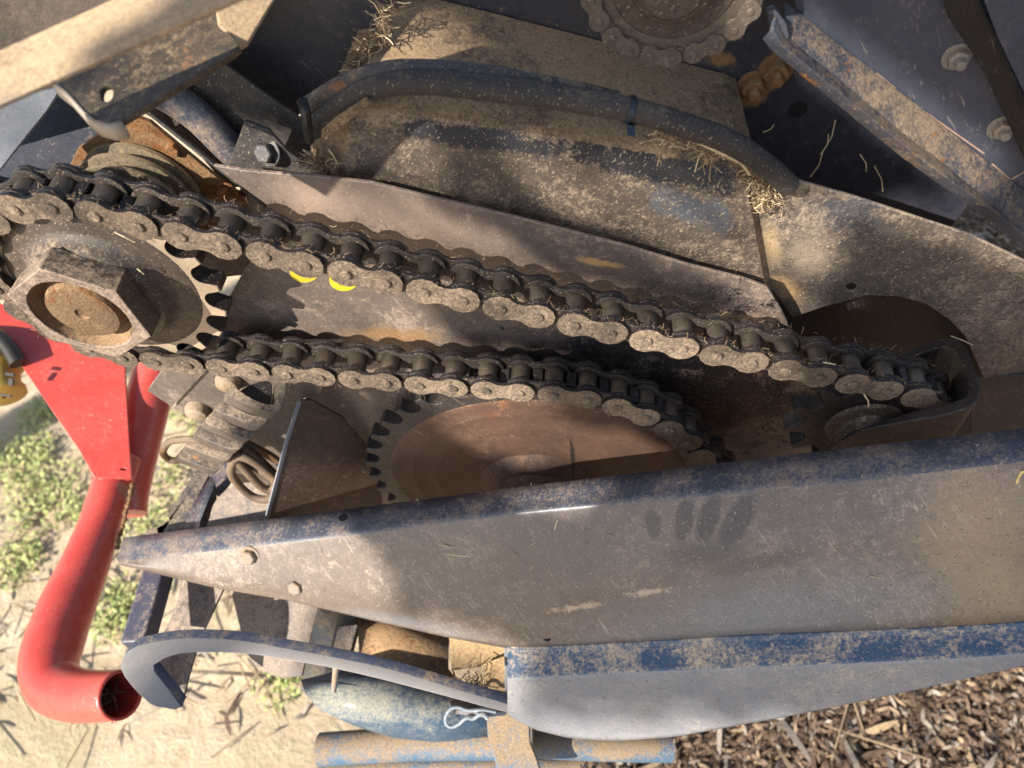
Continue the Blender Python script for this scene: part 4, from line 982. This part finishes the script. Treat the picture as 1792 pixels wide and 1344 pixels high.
# ================================================================= ground
GZ = -900.
def groundmat():
    m = bpy.data.materials.new('sandy_soil'); m.use_nodes = True
    nt = m.node_tree; bs = nt.nodes['Principled BSDF']; g = N(nt, 'NewGeometry'); pos = g.outputs['Position']
    big = noise(nt, pos, 3.2, 6, .65, .4); mid = noise(nt, pos, 22, 7, .7, .3); fine = noise(nt, pos, 120, 6, .75)
    c = mix(nt, ramp(nt, mid, .3, .7), (.50, .37, .23), (.72, .58, .40))
    sep = N(nt, 'SeparateXYZ'); nt.links.new(pos, sep.inputs[0])
    side = ramp(nt, mathn(nt, 'MULTIPLY_ADD', big, .5, sep.outputs['X']), -.25, .25)
    c2 = mix(nt, ramp(nt, fine, .3, .7), (.08, .045, .026), (.24, .14, .08))
    c = mix(nt, side, c, c2)
    # low weeds between the bare patches, left side
    gr = mathn(nt, 'MULTIPLY', ramp(nt, mathn(nt, 'MULTIPLY_ADD', mid, .5, big), .76, .9), mathn(nt, 'SUBTRACT', 1., side))
    c = mix(nt, mathn(nt, 'MULTIPLY', gr, .35), c, (.16, .19, .05))
    c = mix(nt, ramp(nt, fine, .68, .72), c, (.25, .20, .15)); 
    nt.links.new(c, bs.inputs['Base Color']); bs.inputs['Roughness'].default_value = .95
    b = N(nt, 'Bump'); b.inputs['Strength'].default_value = .8; b.inputs['Distance'].default_value = .02
    nt.links.new(mathn(nt, 'MULTIPLY_ADD', fine, .4, mid), b.inputs['Height']); nt.links.new(b.outputs[0], bs.inputs['Normal'])
    return m
mb = MB(); n = 60
def gxy(i, j):
    f = lambda t: math.copysign(abs(t)**2.6, t)
    return f((i-n/2)/(n/2))*60000, f((j-n/2)/(n/2))*60000
rows = []
for j in range(n+1):
    r_ = []
    for i in range(n+1):
        x, y = gxy(i, j); near_ = 1 if math.hypot(x, y) < 5000 else 0
        r_.append(Vector((x, y, GZ+near_*random.uniform(-9, 9))))
    rows.append(r_)
loft(mb, rows)
gd = mb.build('ground', groundmat(), None, smooth=True); tag(gd, 'sandy soil, bare and sunlit at the left, brown and littered at the right', 'ground', kind='structure')
# litter and weeds where the picture looks past the machine
rnd_ = random.Random(11)
def visible_spots(boxes, count, z):
    out = []
    while len(out) < count:
        b = rnd_.choices(boxes, [x[4] for x in boxes])[0]
        x, y = rnd_.uniform(b[0], b[2]), rnd_.uniform(b[1], b[3])
        p = H(x, y, z); out.append((p.x, p.y))
    return out
def leafquad(mb, x, y, z, L, wd, yaw, tilt, roll, curl=.2, mi=0):
    R = Euler((roll, tilt, yaw)).to_matrix(); c = Vector((x, y, z))
    pts = []
    m = 5
    for k in range(m):
        t = k/(m-1); ww = wd*.5*math.sin(math.pi*(.06+.88*t))**.8
        zz = -curl*L*(t-.5)**2
        pts.append((c+R@Vector(((t-.5)*L, -ww, zz)), c+R@Vector(((t-.5)*L, ww, zz))))
    o = len(mb.v)
    for a, b in pts: mb.v += [a, b]
    for k in range(m-1): mb.f.append([o+2*k, o+2*k+1, o+2*k+3, o+2*k+2]); mb.mi.append(mi)
LM = [plain('dry_leaf_tan', (.33, .23, .13), .7), plain('dry_leaf_brown', (.155, .095, .058), .7), plain('dry_leaf_grey', (.32, .26, .20), .7), plain('bark_bit', (.10, .06, .04), .9), plain('pebble_brown', (.20, .125, .08), .8)]
mb = MB()
for x, y in visible_spots([(850, 1170, 1850, 1400, 7), (1640, 320, 1850, 520, 3)], 22000, GZ):
    s = rnd_.random()
    if s < .4: leafquad(mb, x, y, GZ+rnd_.uniform(4, 22), rnd_.uniform(6, 26), rnd_.uniform(2.5, 8), rnd_.uniform(0, 6.3), rnd_.uniform(-.5, .5), rnd_.uniform(-.9, .9), .3, rnd_.choice((0, 1, 1, 2, 3, 1)))
    else:
        r = rnd_.uniform(2, 6); c = Vector((x, y, GZ+r*.5)); mb.cur = rnd_.choice((4, 4, 3, 1, 0))
        u = [Vector(q).normalized() for q in ((1, 0, 0), (0, 1, 0), (-1, 0, 0), (0, -1, 0), (0, 0, 1), (0, 0, -1))]
        mb.add([c+q*r*rnd_.uniform(.6, 1.2) for q in u], [(0, 1, 4), (1, 2, 4), (2, 3, 4), (3, 0, 4), (1, 0, 5), (2, 1, 5), (3, 2, 5), (0, 3, 5)])
for x, y in visible_spots([(850, 1170, 1850, 1400, 7), (1640, 320, 1850, 520, 3)], 34, GZ):
    leafquad(mb, x, y, GZ+rnd_.uniform(20, 30), rnd_.uniform(50, 110), rnd_.uniform(7, 12), rnd_.uniform(0, 6.3), rnd_.uniform(-.3, .3), rnd_.uniform(-.4, .4), .2, rnd_.choice((0, 2, 2, 1)))
    a = Vector((x+rnd_.uniform(-60, 60), y+rnd_.uniform(-60, 60), GZ+16)); th_ = rnd_.uniform(0, 6.3); L_ = rnd_.uniform(60, 220); mb.cur = 0 if rnd_.random() < .6 else 3
    tube(mb, [a, a+Vector((math.cos(th_)*L_, math.sin(th_)*L_, rnd_.uniform(-6, 26)))], 1.4, 5, cap=False, sm=0)
o = mb.build('leaf_litter', LM, None); tag(o, 'dry leaves, twigs and bark bits covering the brown soil', 'leaf litter', kind='stuff')
mb = MB()
for x, y in visible_spots([(-60, 560, 560, 1300, 1)], 420, GZ):
    if rnd_.random() < .7: leafquad(mb, x, y, GZ+rnd_.uniform(8, 20), rnd_.uniform(15, 55), rnd_.uniform(4, 9), rnd_.uniform(0, 6.3), rnd_.uniform(-.4, .4), rnd_.uniform(-.6, .6), .3, rnd_.choice((0, 0, 2, 1, 2)))
    else:
        a = Vector((x, y, GZ+12)); th_ = rnd_.uniform(0, 6.3); L_ = rnd_.uniform(30, 130); mb.cur = rnd_.choice((0, 0, 2))
        tube(mb, [a, a+Vector((math.cos(th_)*L_, math.sin(th_)*L_, rnd_.uniform(-4, 20)))], 1.6, 5, cap=False, sm=0)
o = mb.build('dry_twigs', LM, None); tag(o, 'scattered dry leaves and twigs on the sunlit sand at the left', 'leaf litter', kind='stuff')
GM = [plain('weed_green', (.25, .30, .08), .6), plain('weed_yellow', (.42, .42, .14), .6), plain('weed_pale', (.40, .38, .16), .6)]
mb = MB()
cl_ = [tuple(H(px+rnd_.gauss(0, 22), py+rnd_.gauss(0, 22), GZ))[:2] for px, py in ((60, 780), (110, 850), (50, 900), (150, 950), (30, 990), (205, 1075), (225, 1050), (290, 850), (250, 720), (500, 1210), (330, 690), (10, 820), (180, 880), (90, 730), (40, 860), (130, 900), (70, 950), (320, 770), (260, 930)) for _ in range(2)]
for cx, cy in cl_:
    rr = rnd_.uniform(25, 75)
    for k in range(int(rr*2.2)):
        a = rnd_.uniform(0, 6.3); d = rr*rnd_.random()**.6
        leafquad(mb, cx+math.cos(a)*d, cy+math.sin(a)*d, GZ+rnd_.uniform(6, 26), rnd_.uniform(6, 15), rnd_.uniform(3, 7), rnd_.uniform(0, 6.3), rnd_.uniform(-.7, .7), rnd_.uniform(-.7, .7), .4, rnd_.choice((0, 0, 1, 1, 2)))
o = mb.build('low_weeds', GM, None); tag(o, 'low green weeds growing in patches on the sand at the left', 'weeds', kind='stuff')

# ================================================================= straw and chaff lying on the machine
SM = [plain('pale_straw', (.62, .50, .30), .6), plain('brown_straw', (.33, .23, .12), .7), plain('dark_chaff', (.12, .075, .04), .8)]
def stick(mb, p, d, L, r, bend=.1, mi=0):
    mb.cur = mi; d = d.normalized(); q = Vector((rnd_.uniform(-1, 1), rnd_.uniform(-1, 1), rnd_.uniform(-1, 1)))
    tube(mb, [p, p+d*L*.5+q*L*bend, p+d*L], r, 4, cap=False, sm=0)
def tuft(mb, pts, y, n, spread, L=(4, 16), r=(.25, .6), lift=6, mis=(0, 1, 1, 2)):
    for k in range(n):
        t = rnd_.random()*(len(pts)-1); i = int(t); f = t-i
        px = pts[i][0]*(1-f)+pts[min(i+1, len(pts)-1)][0]*f+rnd_.gauss(0, spread); py = pts[i][1]*(1-f)+pts[min(i+1, len(pts)-1)][1]*f+rnd_.gauss(0, spread*.6)
        p = V(px, py, y)+BA*rnd_.uniform(0, lift)
        stick(mb, p, Vector((rnd_.gauss(0, 1), rnd_.gauss(0, .35), rnd_.gauss(0, .8))), rnd_.uniform(*L), rnd_.uniform(*r), .15, rnd_.choice(mis))
mb = MB()
tuft(mb, [(1150, 230), (1210, 252), (1270, 268)], 58, 130, 6, (3, 18), r=(.15, .4))
tuft(mb, [(1310, 300), (1332, 320), (1340, 355)], 68, 700, 11, (1.5, 8), r=(.12, .4), mis=(1, 1, 2, 2, 2, 0))
for (x1, y1, x2, y2) in ((1215, 245, 1345, 308), (1225, 250, 1300, 288), (1270, 262, 1340, 306), (1280, 265, 1312, 305)):
    mb.cur = 0; a, b = V(x1, y1, 50), V(x2, y2, 56); tube(mb, [a, (a+b)/2+Vector((0, -4, 3)), b], 1.0, 6, sm=4)
o = mb.build('straw_tuft', SM, None); tag(o, 'tuft of straw caught under the black hose at the corner of the housing', 'straw', kind='stuff')
mb = MB()
tuft(mb, [(552, 250), (590, 190), (630, 110), (690, 0)], 112, 700, 7, (2, 11), r=(.15, .4), mis=(1, 2, 2, 2, 0), lift=10)
tuft(mb, [(545, 272), (570, 292)], 62, 160, 10, (2, 10), r=(.15, .4), mis=(1, 2, 2))
o = mb.build('straw_seam', SM, None); tag(o, 'loose straw packed along the left end of the folded housing', 'straw', kind='stuff')
# chaff scattered over faces of the sheet metal
def scatter(objs, count, Lr, rr, name, label, mis=(0, 1, 1)):
    mb = MB(); dg = bpy.context.evaluated_depsgraph_get(); dg.update()
    for o, frac, cond in objs:
        bpy.context.view_layer.update()
        me = o.data; mw = o.matrix_world
        tris = []
        me.calc_loop_triangles()
        acc = 0; cums = []
        for t in me.loop_triangles:
            nn = (mw.to_3x3() @ t.normal)
            a, b, c = [mw @ me.vertices[i].co for i in t.vertices]
            if nn.dot((CAM*S-a)) <= 0 or not cond(nn): continue
            acc += t.area; cums.append(acc); tris.append((a, b, c, nn))
        if not tris: continue
        import bisect
        for k in range(int(count*frac)):
            a, b, c, nn = tris[min(len(tris)-1, bisect.bisect(cums, rnd_.random()*acc))]
            r1, r2 = rnd_.random(), rnd_.random()
            if r1+r2 > 1: r1, r2 = 1-r1, 1-r2
            p = (a+(b-a)*r1+(c-a)*r2)/S
            q = Vector((rnd_.uniform(-1, 1), rnd_.uniform(-1, 1), rnd_.uniform(-1, 1))); q = (q-nn*q.dot(nn)).normalized()
            r = rnd_.uniform(*rr); L_ = rnd_.uniform(*Lr)*(1 if rnd_.random() < .93 else 2.5)
            stick(mb, p+nn*(r*.6), q+nn*rnd_.uniform(-.05, .2), L_, r, .06, rnd_.choice(mis))
    o = mb.build(name, SM, None); tag(o, label, 'chaff', kind='stuff')
allc = lambda n: True
byname = {o.name: o for o in bpy.data.objects}
scatter([(hs, .55, lambda n: True), (cv, .2, lambda n: n.y < -.5), (pn, .05, lambda n: n.y < -.5), (ho, .02, lambda n: n.z > .1)], 900, (.3, 1.5), (.08, .22), 'chaff_on_housing', 'fine straw chaff scattered over the housing, hose and cover plate')
scatter([(g, .7, allc), (g2, .3, allc)], 300, (.5, 3.2), (.12, .3), 'chaff_on_guard', 'sparse fine straw chaff stuck to the front guard')
mb = MB()
for (x1, y1, x2, y2, r) in ((784, 967, 833, 972, .8), (972, 924, 977, 908, .9), (770, 950, 800, 956, .6), (772, 945, 790, 958, .5), (718, 994, 740, 1002, .5), (740, 1002, 762, 1000, .5), (722, 990, 730, 976, .4)):
    a, b = PL(x1, y1, GP)+gn*2.5, PL(x2, y2, GP)+gn*2.5; mb.cur = 0; tube(mb, [a, (a+b)/2+Vector((0, -.5, 1)), b], r*.7, 6, sm=0)
for (x1, y1, x2, y2) in ((1418, 310, 1440, 265), (1440, 265, 1462, 210), (1436, 270, 1450, 235), (1530, 230, 1538, 215), (1530, 290, 1545, 335), (1335, 232, 1354, 218), (1505, 270, 1516, 300)):
    a, b = V(x1, y1, yp-2), V(x2, y2, yp-2); mb.cur = 0; tube(mb, [a, (a+b)/2+Vector((2, -.5, 0)), b], .55, 5, sm=0)
for (x1, y1, x2, y2, y) in ((200, 406, 236, 424, -1), (530, 262, 552, 280, 60), (575, 262, 590, 285, 60), (1440, 634, 1462, 638, -2), (1512, 690, 1520, 712, -6), (240, 470, 252, 480, -4), (60, 405, 80, 430, 7), (1664, 588, 1702, 604, 70)):
    a, b = V(x1, y1, y), V(x2, y2, y); mb.cur = 0; tube(mb, [a, (a+b)/2+Vector((1, -1, 1)), b], .5, 5, sm=0)
o = mb.build('loose_stalks', SM, None); tag(o, 'single pale straw stalks lying on the guard, panel and chain', 'straw', kind='stuff')
mb = MB()
for k in range(70):
    p = D(190+rnd_.gauss(0, 10), 1222+rnd_.gauss(0, 10), 712+rnd_.uniform(0, 20)); stick(mb, p, Vector((rnd_.gauss(0, 1), rnd_.gauss(0, 1), rnd_.gauss(0, 1))), rnd_.uniform(8, 28), rnd_.uniform(.4, .9), .3, rnd_.choice((1, 1, 2)))
o = mb.build('straw_in_pipe', SM, None); tag(o, 'clump of dead straw stuffed in the open end of the red tube', 'straw', kind='stuff')
mb = MB()
for k in range(110):
    p = D(822+rnd_.gauss(0, 14), 1206+rnd_.gauss(0, 9), 724+rnd_.uniform(-6, 14)); stick(mb, p, Vector((rnd_.gauss(0, 1), rnd_.gauss(0, 1), rnd_.gauss(0, 1))), rnd_.uniform(6, 20), rnd_.uniform(.3, .7), .3, rnd_.choice((0, 1, 2, 2)))
o = mb.build('straw_nest', SM, None); tag(o, 'small nest of dead straw above the hitch clip', 'straw', kind='stuff')
# greasy fibres on the long chain
mb = MB()
for i in range(len(pins)):
    a, b = pins[i], pins[(i+1) % len(pins)]
    if a[1] < -110: continue
    for k in range(16):
        t = rnd_.random(); side = rnd_.choice((0, 0, 26))
        x, z = a[0]*(1-t)+b[0]*t, a[1]*(1-t)+b[1]*t
        dn = Vector((-(b[1]-a[1]), 0, b[0]-a[0])).normalized()
        p = Vector((x, side+rnd_.uniform(0, 6), z))+dn*(9+3*abs(math.cos(math.pi*t)))
        stick(mb, p, dn*rnd_.uniform(.1, 1)+Vector((rnd_.gauss(0, 1), rnd_.gauss(0, .8), rnd_.gauss(0, .4))), rnd_.uniform(2, 6), rnd_.uniform(.1, .22), .3, rnd_.choice((2, 2, 2, 1)))
o = mb.build('chain_fibres', SM, None); tag(o, 'hairy greasy fibres clinging to the top of the long chain', 'fibres', kind='stuff')

# ================================================================= unseen tree added out of frame: leaves placed to cast the wanted dapple
SU, SV_, SN = frame(SUN_DIR)
def suv(p): return (p.dot(SU), p.dot(SV_))
def surf(px, py):
    if py > 890: 
        q = PL(px, py, GP); return q
    if py < 260: return V(px, py, 110)
    return V(px, py, 45)
lit = []
def lit_cap(x1, y1, x2, y2, y, r):
    f = (lambda x, yy: V(x, yy, y)) if not isinstance(y, tuple) else (lambda x, yy: PL(x, yy, y))
    lit.append((Vector(suv(f(x1, y1))), Vector(suv(f(x2, y2))), r))
for q in ((935, 285, 985, 330, 66, 9), (1010, 335, 1235, 440, 66, 8), (1130, 320, 1300, 400, 66, 13), (1385, 380, 1380, 530, 74, 14), (690, 80, 750, 105, 100, 17), (1500, 345, 1780, 440, 74, 3), (1380, 400, 1420, 420, 74, 12),
          (430, 340, 860, 445, 50, 14), (440, 520, 700, 560, 50, 22), (440, 440, 1330, 640, 0, 13), (280, 635, 900, 686, 0, 14), (300, 720, 480, 850, 0, 40),
          (220, 960, 600, 1010, GP, 40), (650, 1140, 860, 1170, GP, 30), (560, 1000, 600, 1190, GP, 30), (840, 760, 1100, 790, 8, 18), (1380, 60, 1700, 300, 110, 12)):
    lit_cap(*q)
def capd(p, a, b):
    d = b-a; t = max(0, min(1, (p-a).dot(d)/max(1e-6, d.dot(d)))); return (p-a-d*t).length
shade = []
for px in range(470, 1900, 36):
    for py in range(-20, 1240, 36):
        shade.append((Vector(suv(surf(px, py))), 1.0, 1 if py > 870 else 0))
for px in range(900, 1850, 60):
    for py in range(1240, 1380, 40): shade.append((Vector(suv(H(px, py, GZ))), .4, 0)) if px % 120 else None
for px in range(1650, 1850, 50): shade.append((Vector(suv(H(px, 430, GZ))), .9, 0))
keep_lit = [Vector(suv(D(px, py, 335))) for px in range(-60, 60, 40) for py in range(60, 210, 40)]+[Vector(suv(V(px, py, 10))) for px in range(-60, 430, 40) for py in range(300, 700, 40)]+[Vector(suv(D(px, py, 850))) for px in range(-60, 420, 50) for py in range(560, 1300, 50)]+[Vector(suv(H(px, py, GZ))) for px in range(-60, 560, 60) for py in range(620, 1340, 60)]
TM = [plain('shade_leaf_green', (.10, .13, .06), .5), plain('shade_leaf_olive', (.16, .17, .08), .5)]
mb = MB(); r3 = random.Random(5)
tc0 = None
for (c, dens, c_far) in shade:
    for k in range(int(15*dens) if dens > .6 else 3):
        p = c+Vector((r3.uniform(-26, 26), r3.uniform(-26, 26)))
        if any(capd(p, a, b) < r+14 for a, b, r in lit): continue  # leaves left out to shape the sun patches
        if any((p-q).length < 42 for q in keep_lit): continue
        s = r3.uniform(1750, 2350) if c_far < .5 else r3.uniform(3300, 4200)
        P3 = SU*p.x+SV_*p.y+SUN_DIR*(s+0.0)
        L = r3.uniform(22, 34)
        q = (SU*r3.gauss(0, 1)+SV_*r3.gauss(0, 1)).normalized(); e2 = (SUN_DIR.cross(q)+SUN_DIR*r3.uniform(-.4, .4)).normalized()
        w2 = L*r3.uniform(.3, .42)*.5
        o_ = len(mb.v); mb.cur = r3.randint(0, 1)
        mb.add([P3-q*L*.5, P3-q*L*.2+e2*w2, P3+q*L*.2+e2*w2*.8, P3+q*L*.5, P3+q*L*.2-e2*w2*.8, P3-q*L*.2-e2*w2], [(0, 1, 2, 3, 4, 5)])
print('tree leaves', len(mb.f))
cen = sum(mb.v, Vector())/len(mb.v)
base = Vector((cen.x-1500, cen.y+700, GZ))
tt = thing('added_shade_tree', tuple(base), 'added tree out of view, leaves placed to shade the machine', 'tree')
mb.build('crown', TM, tt)
crown_pts = [mb.v[i] for i in range(0, len(mb.v), 6)]
mb = MB(); fork = Vector((cen.x-1150, cen.y+450, cen.z+500))
tube(mb, [base, base+Vector((60, -20, 1000)), base+Vector((160, -90, 2000)), fork], lambda t: 110*(1-t)**1.2+16, 12, sm=4)
for k in range(16):
    e_ = r3.choice(crown_pts)
    if any(capd(Vector(suv(e_)), a, b) < r+30 for a, b, r in lit): continue
    tube(mb, [fork, (fork+e_)/2+Vector((0, 0, 260)), e_+Vector((0, 0, 10))], lambda t: 11*(1-t)+1.5, 6, sm=3)
mb.build('trunk', LM[3], tt, smooth=True)
